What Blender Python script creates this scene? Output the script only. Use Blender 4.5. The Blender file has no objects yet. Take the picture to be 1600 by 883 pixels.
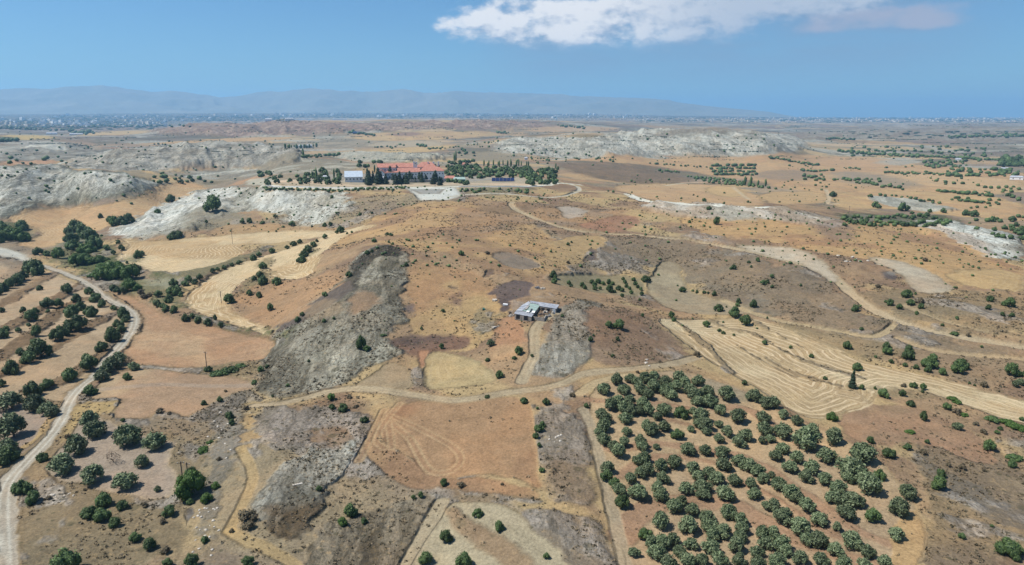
import bpy, bmesh, math, random
import numpy as np
from mathutils import Vector, Matrix
R = math.radians
random.seed(11); rng = np.random.default_rng(11)
scene = bpy.context.scene
C = scene.collection

# ------------------------------------------------------------------ camera
H = 80.0                      # drone height over the near ground (m)
PITCH = R(13.4)
FPX = 1081.0                  # focal length in pixels of a 1600 px wide picture
cam_d = bpy.data.cameras.new('camera'); cam = bpy.data.objects.new('camera', cam_d); C.objects.link(cam)
cam.location = (0, 0, H); cam.rotation_euler = (math.pi/2 - PITCH, 0, 0)
cam_d.sensor_width = 36.0; cam_d.lens = 36.0*FPX/1600.0
cam_d.clip_start = 1.0; cam_d.clip_end = 120000.0
scene.camera = cam

# ------------------------------------------------------------------ light and sky
SUN_EL, SUN_AZ = R(57), R(-96)          # azimuth clockwise from +Y
scene.view_settings.view_transform = 'Standard'; scene.view_settings.look = 'None'
scene.view_settings.exposure = 0.60; scene.view_settings.gamma = 1.0
scene.view_settings.use_curve_mapping = False
scene.render.engine = 'CYCLES'
scene.cycles.use_denoising = True; scene.cycles.denoiser = 'OPENIMAGEDENOISE'; scene.cycles.denoising_input_passes = 'RGB_ALBEDO_NORMAL'
scene.cycles.max_bounces = 4; scene.cycles.diffuse_bounces = 2; scene.cycles.glossy_bounces = 1
scene.cycles.volume_bounces = 1; scene.cycles.transparent_max_bounces = 4
world = bpy.data.worlds.new("World"); scene.world = world; world.use_nodes = True
sd = bpy.data.lights.new('sun', 'SUN'); sd.energy = 4.1; sd.angle = R(0.53); sd.color = (1.0, 0.955, 0.90)
so = bpy.data.objects.new('sun', sd); C.objects.link(so)
sdir = Vector((math.sin(SUN_AZ)*math.cos(SUN_EL), math.cos(SUN_AZ)*math.cos(SUN_EL), math.sin(SUN_EL)))
so.rotation_euler = sdir.to_track_quat('Z', 'Y').to_euler(); so.location = (0, 0, 900)

class NT:
    """small node-tree helper"""
    def __init__(s, tree): s.t = tree; s.n = tree.nodes; s.l = tree.links
    def node(s, typ, ins=None, **kw):
        n = s.n.new(typ)
        for k, v in kw.items(): setattr(n, k, v)
        for k, v in (ins or {}).items():
            if isinstance(v, bpy.types.NodeSocket): s.l.new(v, n.inputs[k])
            else: n.inputs[k].default_value = v
        return n
    def math(s, op, a, b=0.0, c=None, clamp=False):
        d = {0: a, 1: b}
        if c is not None: d[2] = c
        return s.node('ShaderNodeMath', d, operation=op, use_clamp=clamp).outputs[0]
    def noise(s, vec, scale, detail=4, rough=0.55, dist=0.0):
        return s.node('ShaderNodeTexNoise', {'Vector': vec, 'Scale': scale, 'Detail': detail, 'Roughness': rough, 'Distortion': dist}).outputs[0]
    def maprange(s, v, a, b, c=0.0, d=1.0, smooth=True):
        return s.node('ShaderNodeMapRange', {0: v, 1: a, 2: b, 3: c, 4: d}, interpolation_type='SMOOTHSTEP' if smooth else 'LINEAR').outputs[0]
    def mix(s, f, a, b, mode='MIX'):
        n = s.node('ShaderNodeMix', data_type='RGBA', blend_type=mode)
        for i, v in ((0, f), (6, a), (7, b)):
            if isinstance(v, bpy.types.NodeSocket): s.l.new(v, n.inputs[i])
            else: n.inputs[i].default_value = v
        return n.outputs[2]
    def mapping(s, v, sc=(1, 1, 1), loc=(0, 0, 0), rot=(0, 0, 0)):
        return s.node('ShaderNodeMapping', {'Vector': v, 'Location': loc, 'Rotation': rot, 'Scale': sc}).outputs[0]

def lin(c):
    out = []
    for v in c[:3]:
        v = v/255.0
        out.append(v/12.92 if v <= 0.04045 else ((v+0.055)/1.055)**2.4)
    return out
def rgba(c, k=1.0): l = lin(c); return (l[0]*k, l[1]*k, l[2]*k, 1.0)

SKY_TINT = (0.53, 0.82, 1.03, 1)
def build_world():
    w = NT(world.node_tree); w.n.clear()
    sky = w.node('ShaderNodeTexSky', sky_type='NISHITA', sun_disc=False, sun_elevation=SUN_EL, sun_rotation=SUN_AZ,
                 altitude=300.0, air_density=1.0, dust_density=0.6, ozone_density=3.0)
    col = w.mix(1.0, sky.outputs[0], SKY_TINT, 'MULTIPLY')
    # cumulus bank, laid out by sky direction (azimuth, elevation)
    d = w.node('ShaderNodeTexCoord').outputs['Generated']
    sep = w.node('ShaderNodeSeparateXYZ', {0: d})
    az = w.math('ARCTAN2', sep.outputs[0], sep.outputs[1])
    el = w.math('ARCSINE', sep.outputs[2])
    comb = w.node('ShaderNodeCombineXYZ', {0: w.math('MULTIPLY', az, 1.0), 1: w.math('MULTIPLY', el, 1.9), 2: 0.0}).outputs[0]
    n0 = w.noise(comb, 5.0, 3, 0.5, 0.0)
    n1 = w.noise(comb, 16.0, 9, 0.58, 0.0)
    n2 = w.noise(w.mapping(comb, loc=(3, 1, 0)), 42.0, 7, 0.62, 0.0)
    nL = w.noise(w.mapping(comb, loc=(-0.010, 0.020, 0)), 16.0, 9, 0.58, 0.0)
    deg = w.math('MULTIPLY', az, 57.2958); eld = w.math('MULTIPLY', el, 57.2958)
    env = None
    for (a0, e0, ra, re_) in ((-1.4, 7.1, 4.6, 2.0), (4.2, 7.2, 5.0, 2.5), (9.5, 7.5, 6.2, 2.9), (15.0, 8.0, 7.5, 3.0), (21.0, 8.6, 7.0, 2.4)):
        qa = w.math('POWER', w.math('ABSOLUTE', w.math('DIVIDE', w.math('SUBTRACT', deg, a0), ra)), 2.0)
        qe = w.math('POWER', w.math('ABSOLUTE', w.math('DIVIDE', w.math('SUBTRACT', eld, e0), re_)), 2.0)
        e = w.math('SUBTRACT', 1.0, w.math('ADD', qa, qe)); env = e if env is None else w.math('SMOOTH_MAX', env, e, 0.3)
    dens = w.math('ADD', env, w.math('MULTIPLY', w.math('SUBTRACT', n1, 0.5), 2.6))
    dens = w.math('ADD', dens, w.math('MULTIPLY', w.math('SUBTRACT', n0, 0.5), 1.4))
    dens = w.math('ADD', dens, w.math('MULTIPLY', w.math('SUBTRACT', n2, 0.5), 0.6))
    cum = w.math('MULTIPLY', w.maprange(dens, 0.12, 0.78), w.maprange(w.math('ADD', eld, w.math('MULTIPLY', n0, 1.5)), 5.6, 6.9))
    # soft grey-mauve veil under and beside it
    vl = w.math('MULTIPLY', w.maprange(deg, -5.0, 4.0), w.maprange(deg, 24.0, 38.0, 1.0, 0.0))
    vb = w.maprange(eld, 0.3, 6.5)
    nv = w.noise(w.mapping(comb, sc=(0.6, 1.8, 1), loc=(7, 2, 0)), 7.0, 6, 0.55)
    veil = w.math('MULTIPLY', w.math('MULTIPLY', vl, vb), w.maprange(nv, 0.30, 0.62, 0.25, 0.85))
    # second pink streak on the right
    pk = w.math('MULTIPLY', w.math('MULTIPLY', w.maprange(deg, 19.0, 23.0), w.maprange(deg, 28.0, 35.0, 1.0, 0.0)),
                w.math('MULTIPLY', w.maprange(eld, 5.4, 6.3), w.maprange(eld, 7.0, 8.2, 1.0, 0.0)))
    pk = w.maprange(w.math('ADD', w.math('MULTIPLY', pk, 0.7), w.math('MULTIPLY', w.math('SUBTRACT', n1, 0.5), 1.2)), 0.30, 0.75, 0.0, 0.9)
    shade = w.math('ADD', w.math('MULTIPLY', w.math('SUBTRACT', n1, nL), 5.0), w.maprange(w.math('ADD', eld, w.math('MULTIPLY', n0, 2.0)), 5.8, 8.2, 0.15, 1.0), clamp=True)  # sunlit lumps and greyer base of the cloud painted into its colour
    k = 7.5
    cw = w.mix(w.math('MULTIPLY', shade, w.maprange(deg, 18.0, 5.0, 0.25, 1.0)), (0.52*k, 0.62*k, 0.78*k, 1), (1.25*k, 1.22*k, 1.2*k, 1))
    cv = (0.30*k, 0.42*k, 0.60*k, 1)
    col = w.mix(veil, col, cv)
    col = w.mix(pk, col, (0.55*k, 0.57*k, 0.70*k, 1))
    col = w.mix(w.math('MULTIPLY', cum, 0.93), col, cw)
    bg = w.node('ShaderNodeBackground', {'Color': col, 'Strength': 0.070})
    out = w.node('ShaderNodeOutputWorld', {'Surface': bg.outputs[0]})
build_world()

# ------------------------------------------------------------------ noise
def _hash(ix, iy, seed):
    h = (ix.astype(np.int64)*374761393 + iy.astype(np.int64)*668265263 + seed*1442695041) & 0xffffffff
    h = ((h ^ (h >> 13))*1274126177) & 0xffffffff
    h = h ^ (h >> 16)
    return (h & 0xffffff).astype(np.float32)/16777215.0
def vnoise(x, y, seed=0):
    ix = np.floor(x); iy = np.floor(y); fx = x-ix; fy = y-iy
    ix = ix.astype(np.int64); iy = iy.astype(np.int64)
    fx = fx*fx*fx*(fx*(fx*6-15)+10); fy = fy*fy*fy*(fy*(fy*6-15)+10)
    a = _hash(ix, iy, seed); b = _hash(ix+1, iy, seed); c = _hash(ix, iy+1, seed); d = _hash(ix+1, iy+1, seed)
    return (a*(1-fx)+b*fx)*(1-fy)+(c*(1-fx)+d*fx)*fy
def fbm(x, y, wl, octaves=4, seed=0, gain=0.5):
    v = 0; amp = 1; tot = 0; f = 1.0/wl
    for o in range(octaves):
        co, sn = math.cos(o*1.3+0.4), math.sin(o*1.3+0.4)
        v = v + amp*vnoise((x*co-y*sn)*f+o*17.3, (x*sn+y*co)*f+o*9.1, seed+o*31); tot += amp; amp *= gain; f *= 2.03
    return v/tot
def ridged(x, y, wl, octaves=3, seed=0):
    v = 0; amp = 1; tot = 0; f = 1.0/wl
    for o in range(octaves):
        co, sn = math.cos(o*1.9+0.2), math.sin(o*1.9+0.2)
        n = vnoise((x*co-y*sn)*f+o*7.7, (x*sn+y*co)*f+o*3.3, seed+o*13)
        v = v+amp*(1-np.abs(2*n-1)); tot += amp; amp *= 0.5; f *= 2.1
    return v/tot
def sstep(a, b, x):
    t = np.clip((x-a)/(b-a), 0, 1); return t*t*(3-2*t)

# ------------------------------------------------------------------ rays from the drone
cp_, sp_ = math.cos(PITCH), math.sin(PITCH)
def ray(u, v):
    """azimuth and slope (drop per horizontal metre) of a viewing direction"""
    dx = (u-800.0)/FPX; dy = (441.5-v)/FPX
    X = dx; Y = cp_+dy*sp_; Z = -sp_+dy*cp_
    h = np.hypot(X, Y)
    return np.arctan2(X, Y), -Z/h

# ------------------------------------------------------------------ terrain skeleton: surveyed heights
# (u, v, z): the ground has height z where that direction meets it;  ('D', u, v, d): at distance d;  ('Z', u, d, z): height z at distance d
CP = [(-300,900,-2),(0,883,-4),(0,750,-8),(150,720,-5),(60,640,-7),(200,500,-10),(100,430,-14),(0,390,-15),(200,430,-13),(300,576,-6),
 (240,400,-10),(330,400,-8),(50,340,-12),(250,320,-9),(60,500,-9),(0,560,-7),(300,700,-4),(400,700,-1),(480,760,-3),(300,800,-4),(200,620,-5),
 (580,392,15),(548,420,10),(540,460,9),(480,505,2),(430,525,-6),(415,610,-4),(540,606,-2),(610,540,3),(640,440,11),(590,480,8),(640,490,6),
 (340,480,-8),(420,470,-6),(500,400,2),(560,355,6),(640,330,14),(680,312,18),(560,330,10),(450,360,-3),
 (840,490,9),(700,420,13),(760,380,15),(800,330,15),(900,368,11),(760,450,10),(700,500,5),(780,540,5),(860,440,8),
 (720,680,0),(600,640,-1),(840,700,1),(870,600,3),(900,520,8),(960,490,7),(700,575,1),(600,720,-3),(560,800,-5),(850,760,0),
 (940,445,2),(1040,440,1),(1100,490,0),(1150,540,0),(1300,600,0),(1600,640,-2),(1350,700,0),(1200,750,-1),(1000,850,-3),(700,880,-6),(1500,880,-1),(1700,900,-1),
 (1060,560,3),(980,420,5),(1200,400,9),(1300,430,7),(1450,520,3),(1600,540,3),(1400,430,9),(1250,360,14),(1120,325,14),(1000,312,12),(950,340,12),(1600,440,6),(1500,385,2),(1600,405,-2),
 (1300,480,3),(1200,460,4),(1450,350,-10),(1600,330,-12),(1330,320,-10),(1100,292,-8),(1200,280,-11),(1500,270,-15),(1400,290,-13),(980,285,-2),
 (420,292,13),(640,291,16),(850,291,15),(640,270,15),(750,262,12),(420,270,8),(400,310,4),(300,320,-2),(500,310,9),(350,340,-4),
 (900,268,2),(700,246,2),(560,250,4),(840,250,-4),(1000,250,-8),
 (0,264,28),(-200,266,28),(120,266,27),(215,284,12),(0,342,-12),(120,324,-10),(240,304,-5),('Z',0,900,8),('Z',120,900,8),('Z',250,880,4),('Z',-200,900,8),
 (350,227,32),(180,243,22),(440,236,20),(350,268,0),(150,262,4),('Z',350,1650,4),('Z',180,1500,4),('Z',460,1500,2),(60,250,6),('Z',0,1500,0),
 (880,244,-6),(1020,244,-6),(1150,242,-6),(1230,238,-6),(780,240,-2),
 (800,217,26),(900,219,28),(1010,206,40),(1100,209,40),(1200,212,36),('Z',800,3000,5),('Z',950,3000,4),('Z',1100,3300,0),('Z',1240,3300,0),
 (400,211,0),(600,205,0),(700,203,0),(280,212,0),('D',250,203,3200),('D',330,196,3400),('D',420,190,3500),('D',520,188,3600),('D',620,187,3700),('D',720,187,3900),('D',820,187,4100),
 ('Z',300,2300,6),('Z',450,2300,8),('Z',600,2300,10),('Z',750,2500,6),('D',300,203,2900),('D',450,203,2900),('D',600,201,2900),('D',740,200,3000),('D',300,197,3350),('D',450,192,3350),('D',560,191,3350),('D',680,191,3450),('Z',450,3900,40),('Z',600,4000,42),('Z',300,3900,20),
 ('Z',330,4600,10),('Z',500,4800,10),('Z',700,5000,10),('Z',100,3500,0),('D',0,207,3000),
 (1400,240,-16),(1600,235,-18),('D',1400,215,3500),('D',1600,215,3500),('D',1250,220,2900),('D',1450,205,4500),('D',1600,203,4500),
 ('D',0,196,5000),('D',0,186,9000),('D',0,177,15000),('D',400,186,8500),('D',400,176,15000),('D',800,187,7500),('D',800,178,15000),('D',1100,190,7500),('D',1100,181,16000),
 ('D',1350,192,8500),('D',1350,184,22000),('D',1600,192,9000),('D',1600,184,24000),
 ('Z',-700,300,-5),('Z',-700,1000,0),('Z',-700,4000,10),('Z',-700,15000,150),('Z',2300,300,0),('Z',2300,1000,-10),('Z',2300,4000,0),('Z',2300,20000,60),
 ('Z',800,60,-2),('Z',-700,60,-3),('Z',2300,60,-2),('Z',800,10,-2),('Z',800,32000,120),('Z',-700,32000,200),('Z',2300,32000,90)]
pts = []
for c in CP:
    if c[0] == 'D':
        a, s = ray(c[1], c[2]); pts.append((a, math.log(c[3]), H-c[3]*s))
    elif c[0] == 'Z':
        a, s = ray(c[1], 441.5); pts.append((a, math.log(c[2]), c[3]))
    else:
        a, s = ray(c[0], c[1]); pts.append((a, math.log((H-c[2])/s), c[2]))
P = np.array(pts, float)
AZS, LNS = 2.2, 1.0
def _phi(r2): return 0.5*r2*np.log(r2+1e-9)
Q = np.column_stack([P[:, 0]*AZS, P[:, 1]*LNS]); n_ = len(Q)
r2 = ((Q[:, None, :]-Q[None, :, :])**2).sum(-1)
K = _phi(r2)+np.eye(n_)*0.0015
A = np.zeros((n_+3, n_+3)); A[:n_, :n_] = K; A[:n_, n_] = 1; A[:n_, n_+1:] = Q; A[n_, :n_] = 1; A[n_+1:, :n_] = Q.T
sol = np.linalg.solve(A, np.concatenate([P[:, 2], np.zeros(3)]))
def tps(az, lnD):
    out = sol[n_]+sol[n_+1]*az*AZS+sol[n_+2]*lnD*LNS
    X = az*AZS; Y = lnD*LNS
    for i in range(n_): out = out+sol[i]*_phi((X-Q[i, 0])**2+(Y-Q[i, 1])**2)
    return out

AZ = np.concatenate([np.linspace(R(-60), R(-39.5), 50)[:-1], np.linspace(R(-39.5), R(39.5), 1120), np.linspace(R(39.5), R(60), 50)[1:]])
LN = np.concatenate([np.linspace(math.log(8), math.log(95), 22)[:-1], np.linspace(math.log(95), math.log(1000), 640)[:-1],
                     np.linspace(math.log(1000), math.log(5000), 260)[:-1], np.linspace(math.log(5000), math.log(30000), 90)])
NA, NL = len(AZ), len(LN)
DD = np.exp(LN)
AG, LG = np.meshgrid(AZ, LN)          # rows = distance
DG = np.exp(LG); GX = DG*np.sin(AG); GY = DG*np.cos(AG)
# coarse evaluation of the spline, then bilinear to the fine grid
ca = np.linspace(AZ[0], AZ[-1], 260); cl = np.linspace(LN[0], LN[-1], 420)
CA, CL = np.meshgrid(ca, cl); CZ = tps(CA, CL)
def bil(grid, a, l, a0, a1, l0, l1):
    fa = np.clip((a-a0)/(a1-a0)*(grid.shape[1]-1), 0, grid.shape[1]-1.001); fl = np.clip((l-l0)/(l1-l0)*(grid.shape[0]-1), 0, grid.shape[0]-1.001)
    ia = fa.astype(int); il = fl.astype(int); fa = fa-ia; fl = fl-il
    return (grid[il, ia]*(1-fa)+grid[il, ia+1]*fa)*(1-fl)+(grid[il+1, ia]*(1-fa)+grid[il+1, ia+1]*fa)*fl
GZ = bil(CZ, AG, LG, ca[0], ca[-1], cl[0], cl[-1])
GZ = GZ + (fbm(GX, GY, 60, 3, 5)-0.5)*3.0*sstep(120, 300, DG) + (fbm(GX, GY, 400, 3, 9)-0.5)*14*sstep(1200, 3000, DG)

def ground_z(x, y):
    D = np.hypot(x, y); a = np.arctan2(x, y); l = np.log(np.maximum(D, 8.1))
    fa = np.interp(a, AZ, np.arange(NA)); fl = np.interp(l, LN, np.arange(NL))
    ia = np.minimum(fa.astype(int) if hasattr(fa, 'astype') else int(fa), NA-2); il = np.minimum(fl.astype(int) if hasattr(fl, 'astype') else int(fl), NL-2)
    ta = fa-ia; tl = fl-il
    return (GZ[il, ia]*(1-ta)+GZ[il, ia+1]*ta)*(1-tl)+(GZ[il+1, ia]*(1-ta)+GZ[il+1, ia+1]*ta)*tl
def hit(u, v, dz=0.0):
    """where the direction (u, v) meets the ground (raised by dz): returns x, y, z"""
    a, s = ray(u, v)
    fa = float(np.interp(a, AZ, np.arange(NA))); ia = min(int(fa), NA-2); t = fa-ia
    zc = GZ[:, ia]*(1-t)+GZ[:, ia+1]*t+dz
    zr = H-DD*s
    d = zc-zr; k = np.nonzero((d >= 0) & (DD > 20))[0]
    if len(k) == 0: j = NL-1; D = DD[-1]
    else:
        j = k[0]
        if j == 0: D = DD[0]
        else:
            w = -d[j-1]/(d[j]-d[j-1]+1e-12); D = DD[j-1]+(DD[j]-DD[j-1])*w
    x, y = D*math.sin(a), D*math.cos(a)
    return x, y, H-D*s-dz
# ------------------------------------------------------------------ land cover
NV = GX.size
X1, Y1, D1 = GX.ravel(), GY.ravel(), DG.ravel()
n_a = fbm(X1, Y1, 38, 5, 21, 0.55); n_b = fbm(X1, Y1, 90, 4, 22); n_c = fbm(X1, Y1, 14, 4, 23); n_d = fbm(X1+0.6*Y1, Y1*0.5, 26, 4, 24)
n_w1 = fbm(X1, Y1, 9, 3, 25)-0.5; n_w2 = fbm(X1, Y1, 45, 3, 26)-0.5; n_w1 = n_w1+0.45*(fbm(X1, Y1, 2.5, 2, 27)-0.5)
def L3(c): return np.array(lin(c), np.float32)
def lerp(a, b, t): return a+(b-a)*t[:, None]
STRAW, TAN, BROWN, GREY, RED = L3((206,172,118)), L3((186,148,110)), L3((158,124,98)), L3((150,138,122)), L3((188,132,98))
col = lerp(np.tile(BROWN, (NV, 1)), TAN, sstep(0.40, 0.60, n_a))
col = lerp(col, STRAW, sstep(0.50, 0.66, n_d)*0.85)
col = lerp(col, GREY, sstep(0.52, 0.64, n_b)*0.55)
mixr = np.zeros((NV, 3), np.float32); mixr[:, 0] = 0.55+0.3*sstep(0.45, 0.6, n_b)
line = np.zeros(NV, np.float32)

# far fields: irregular parcels of stubble, fallow and bare soil
far = sstep(650, 900, D1)
def parcels(x, y, size, seed):
    gx = x/size; gy = y/size; ix = np.floor(gx).astype(np.int64); iy = np.floor(gy).astype(np.int64)
    sec = np.full(len(x), 9e9, np.float32); best = np.full(len(x), 9e9, np.float32); pid = np.zeros(len(x), np.float32)
    for i in (-1, 0, 1):
        for j in (-1, 0, 1):
            cx = ix+i; cy = iy+j
            px = cx+_hash(cx, cy, seed); py = cy+_hash(cx, cy, seed+5)
            d = np.maximum(np.abs(gx-px), np.abs(gy-py))+0.35*np.hypot(gx-px, gy-py)
            m = d < best; sec = np.where(m, best, np.minimum(sec, d)); best = np.where(m, d, best); pid = np.where(m, _hash(cx, cy, seed+9), pid)
    return pid, sec-best
w_ = 60*(n_b-0.5)*2
ang = 0.5
px_ = (X1*math.cos(ang)-Y1*math.sin(ang))+w_+n_w2*60; py_ = (X1*math.sin(ang)+Y1*math.cos(ang))+w_
pid, pe1 = parcels(px_, py_, 150, 77); pid2, pe2 = parcels(px_+999, py_, 300, 78)
pal = np.array([L3(c) for c in ((210,170,118),(218,180,126),(186,150,116),(160,134,114),(196,150,112),(205,165,118),(168,146,128),(178,140,110),(214,176,124),(190,160,128))])
pal2 = 0.82*np.array([L3(c) for c in ((226,190,140),(230,194,150),(170,138,122),(160,140,124),(212,172,124),(178,148,130),(150,134,122),(205,165,122),(168,140,126),(182,160,140))])
near_f = pal[(pid*9.999).astype(int)]; far_f = pal2[(pid2*9.999).astype(int)]
t = sstep(1500, 2600, D1); ff = near_f*(1-t[:, None])+far_f*t[:, None]
edge_ = (1-sstep(0.015, 0.07, pe1*(1-t)+pe2*t))*sstep(0.40, 0.52, fbm(X1, Y1, 130, 3, 35))
ff = lerp(ff, L3((124,112,84)), edge_*0.75)
ff = lerp(ff, L3((150,140,124)), sstep(0.5, 0.62, n_b)*0.7)
oc_ = sstep(0.55, 0.62, fbm(X1, Y1, 170, 5, 36, 0.6))*sstep(900, 1500, D1)
ff = lerp(ff, L3((206,200,188)), oc_*0.8); mixr[:, 1] = oc_*0.7
ff = lerp(ff, L3((110,104,84)), sstep(0.56, 0.66, fbm(X1, Y1, 150, 5, 33, 0.62))*0.6)
col = lerp(col, np.zeros(3), far) + ff*far[:, None]
mixr[:, 0] *= 1-0.5*far

def world_poly(pl): return np.array([hit(u, v)[:2] for u, v in pl])
def seg_dist(px, py, W, closed=True):
    """unsigned distance to a polyline and running length along it"""
    n = len(W); best = np.full(len(px), 1e9); 
    for i in range(n if closed else n-1):
        a = W[i]; b = W[(i+1) % n]; e = b-a; L2 = (e**2).sum()+1e-9
        t = np.clip(((px-a[0])*e[0]+(py-a[1])*e[1])/L2, 0, 1)
        best = np.minimum(best, np.hypot(px-a[0]-t*e[0], py-a[1]-t*e[1]))
    return best
def inside(px, py, W):
    r = np.zeros(len(px), bool); n = len(W)
    for i in range(n):
        a = W[i]; b = W[(i+1) % n]
        if a[1] == b[1]: continue
        r ^= ((a[1] > py) != (b[1] > py)) & (px < (b[0]-a[0])*(py-a[1])/(b[1]-a[1])+a[0])
    return r
def smooth_line(pl, closed=True, it=2):
    p = np.array(pl, float)
    for _ in range(it):
        if closed: q = np.roll(p, -1, 0); p = np.stack([0.75*p+0.25*q, 0.25*p+0.75*q], 1).reshape(-1, 2)
        else:
            q = p[1:]; o = p[:-1]; m = np.stack([0.75*o+0.25*q, 0.25*o+0.75*q], 1).reshape(-1, 2); p = np.vstack([p[:1], m, p[-1:]])
    return p
kinds = {}
def patch(pl, color, mix=(0, 0, 0), k=1.0, soft=1.0, warp=1.0, sm=1, noisec=None, tag=None, edge=None, color2=None, cthr=(0.42, 0.6), cn=None):
    if mix[0] < 0.11 and edge is None and mix[1] == 0: edge = ((140,118,84), 0.9, 0.55)
    if mix[0] < 0.11: soft *= 0.6
    if mix[0] > 0.35: soft *= (1.8 if tag == 'bad' else 2.4); warp *= 1.9
    W = world_poly(smooth_line(pl, True, sm)); lo = W.min(0); hi = W.max(0); dm = np.hypot(*W.mean(0))
    px = 1.6*dm/700.0                 # about one picture pixel at that distance
    mg = (4+warp*6)*px+8
    idx = np.nonzero((X1 > lo[0]-mg) & (X1 < hi[0]+mg) & (Y1 > lo[1]-mg) & (Y1 < hi[1]+mg))[0]
    if not len(idx): return
    x, y = X1[idx], Y1[idx]
    sd = seg_dist(x, y, W); sd = np.where(inside(x, y, W), sd, -sd)
    sdw = sd+warp*(n_w1[idx]*5*px/0.35*0.35+n_w2[idx]*4*px)
    s = soft*0.9*px*(1+dm/600)
    m = sstep(-s, s, sdw)*k
    if noisec is not None: m = m*sstep(noisec[0], noisec[1], (n_c if len(noisec) < 3 else n_a)[idx])
    cc = np.tile(L3(color), (len(idx), 1))
    if color2 is not None: cc = lerp(cc, L3(color2), sstep(cthr[0], cthr[1], (n_a if cn is None else cn)[idx]))
    if edge is not None:
        cc = lerp(cc, L3(edge[0]), np.exp(-(sdw/(edge[1]*px*2))**2)*edge[2])
    col[idx] = col[idx]*(1-m[:, None])+cc*m[:, None]
    mixr[idx] = mixr[idx]*(1-m[:, None])+np.array(mix, np.float32)*m[:, None]
    line[idx] = np.where(m > 0.3, sd, line[idx])
    if tag: kinds.setdefault(tag, np.zeros(NV, np.float32)); kinds[tag][idx] = np.maximum(kinds[tag][idx], m)
def road(pl, width, color, track=None, k=1.0, soft=0.5, warp=0.3, mix=(0.02, 0, 0), berm=None, sm=2):
    W = world_poly(smooth_line(pl, False, sm)); lo = W.min(0); hi = W.max(0)
    mg = width*2+6
    idx = np.nonzero((X1 > lo[0]-mg) & (X1 < hi[0]+mg) & (Y1 > lo[1]-mg) & (Y1 < hi[1]+mg))[0]
    if not len(idx): return
    x, y = X1[idx], Y1[idx]; sd = seg_dist(x, y, W, False)
    dd = np.hypot(x, y); pxs = 1.0*dd/700.0
    sdw = sd+warp*n_w1[idx]*3
    if berm is not None:
        mb = (1-sstep(width*0.5, width*0.5+berm[1]+pxs, sdw))*0.7
        col[idx] = lerp(col[idx], L3(berm[0]), mb)
    s = np.maximum(soft, pxs)
    m = (1-sstep(width*0.5-s*0.5, width*0.5+s, sdw))*k
    cc = np.tile(L3(color), (len(idx), 1))
    if track is not None:      # paler wheel ruts either side of a darker crown
        tr = np.exp(-((sd-0.85)/0.35)**2); cc = lerp(cc, L3(track), tr*0.8)
    col[idx] = col[idx]*(1-m[:, None])+cc*m[:, None]
    mixr[idx] = mixr[idx]*(1-m[:, None])+np.array(mix, np.float32)*m[:, None]

# ---- far hills and parcels
patch([(0,196),(110,194),(240,196),(330,188),(480,184),(560,184),(700,183),(900,184),(1100,186),(1600,186),(1600,176),(0,172),(-100,172)], (84,92,84), (0,0,0), k=0.9, color2=(140,126,112), warp=3, tag='town')
patch([(0,205),(240,204),(260,197),(180,197),(80,196),(0,197)], (150,128,118), (0.1,0,0), k=0.9)
patch([(120,213),(200,211),(245,206),(225,203),(150,206),(110,209)], (214,174,112), k=0.95)
patch([(0,215),(35,220),(95,216),(70,211),(0,211)], (214,180,110), k=0.95)
patch([(0,223),(28,222),(25,214),(0,214)], (66,80,52), k=0.9)
patch([(232,204),(400,192),(700,190),(840,190),(860,196),(830,200),(700,202),(620,203),(420,213),(330,213),(260,210)], (176,140,122), (0.2,0.9,0), color2=(196,164,144), warp=2, tag='bad')
patch([(232,203),(300,196),(440,188),(700,185),(700,188),(440,191),(330,195),(250,204)], (206,164,116), k=0.9)
patch([(195,226),(250,222),(320,218),(400,214),(470,214),(430,220),(320,223),(220,226)], (212,168,116))
patch([(235,237),(260,231),(310,231),(300,235),(250,237)], (196,146,112))
patch([(0,236),(60,228),(130,226),(170,232),(160,244),(90,252),(0,256)], (178,170,158), (0.3,0.6,0), tag='bad', color2=(150,140,126), k=0.9)
patch([(25,231),(55,226),(95,227),(112,233),(60,235)], (222,214,200), k=0.95)
patch([(0,257),(0,249),(60,247),(95,249),(90,255),(40,262)], (202,152,112))
patch([(95,262),(140,246),(190,238),(270,232),(340,226),(400,226),(450,232),(475,246),(455,258),(400,262),(300,262),(190,266),(110,264)], (206,198,188), (0.3,0.9,0), tag='bad', color2=(186,176,164))
road([(85,258),(115,250),(140,241),(165,236),(180,233)], 9, (205,200,188))
patch([(-80,345),(-80,262),(0,263),(60,261),(125,265),(200,271),(256,284),(262,290),(236,301),(200,309),(120,320),(60,323),(30,336),(0,347)], (222,217,208), (0.3,1,0), tag='bad', color2=(202,196,186), cthr=(0.45,0.7), edge=((110,108,80), 3, 0.7))
patch([(262,272),(330,266),(420,262),(480,262),(500,270),(400,275),(330,282),(300,282)], (160,150,136), (0.5,0.4,0), color2=(190,182,168))
road([(290,276),(340,270),(400,265)], 6, (208,202,190))
patch([(440,227),(520,216),(600,218),(640,226),(560,232),(470,232)], (186,166,140), (0.4,0.3,0), color2=(160,146,126))
patch([(530,213),(600,207),(700,205),(800,207),(800,212),(700,218),(600,222)], (216,176,120), color2=(206,164,118), mix=(0.1,0,0))
patch([(600,210),(640,206),(660,208),(655,212),(615,213)], (168,130,112), k=0.9)
patch([(540,238),(600,233),(660,228),(720,226),(690,236),(620,241)], (212,174,118))
patch([(570,225),(640,218),(700,222),(690,229),(620,230),(570,230)], (198,176,146), k=0.8)
patch([(700,240),(780,236),(830,244),(800,252),(740,250),(690,246)], (166,148,122), (0.4,0,0))
patch([(520,246),(540,241),(640,243),(690,244),(700,249),(640,254),(560,254)], (200,192,176), (0.3,0.6,0), tag='bad')
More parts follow.
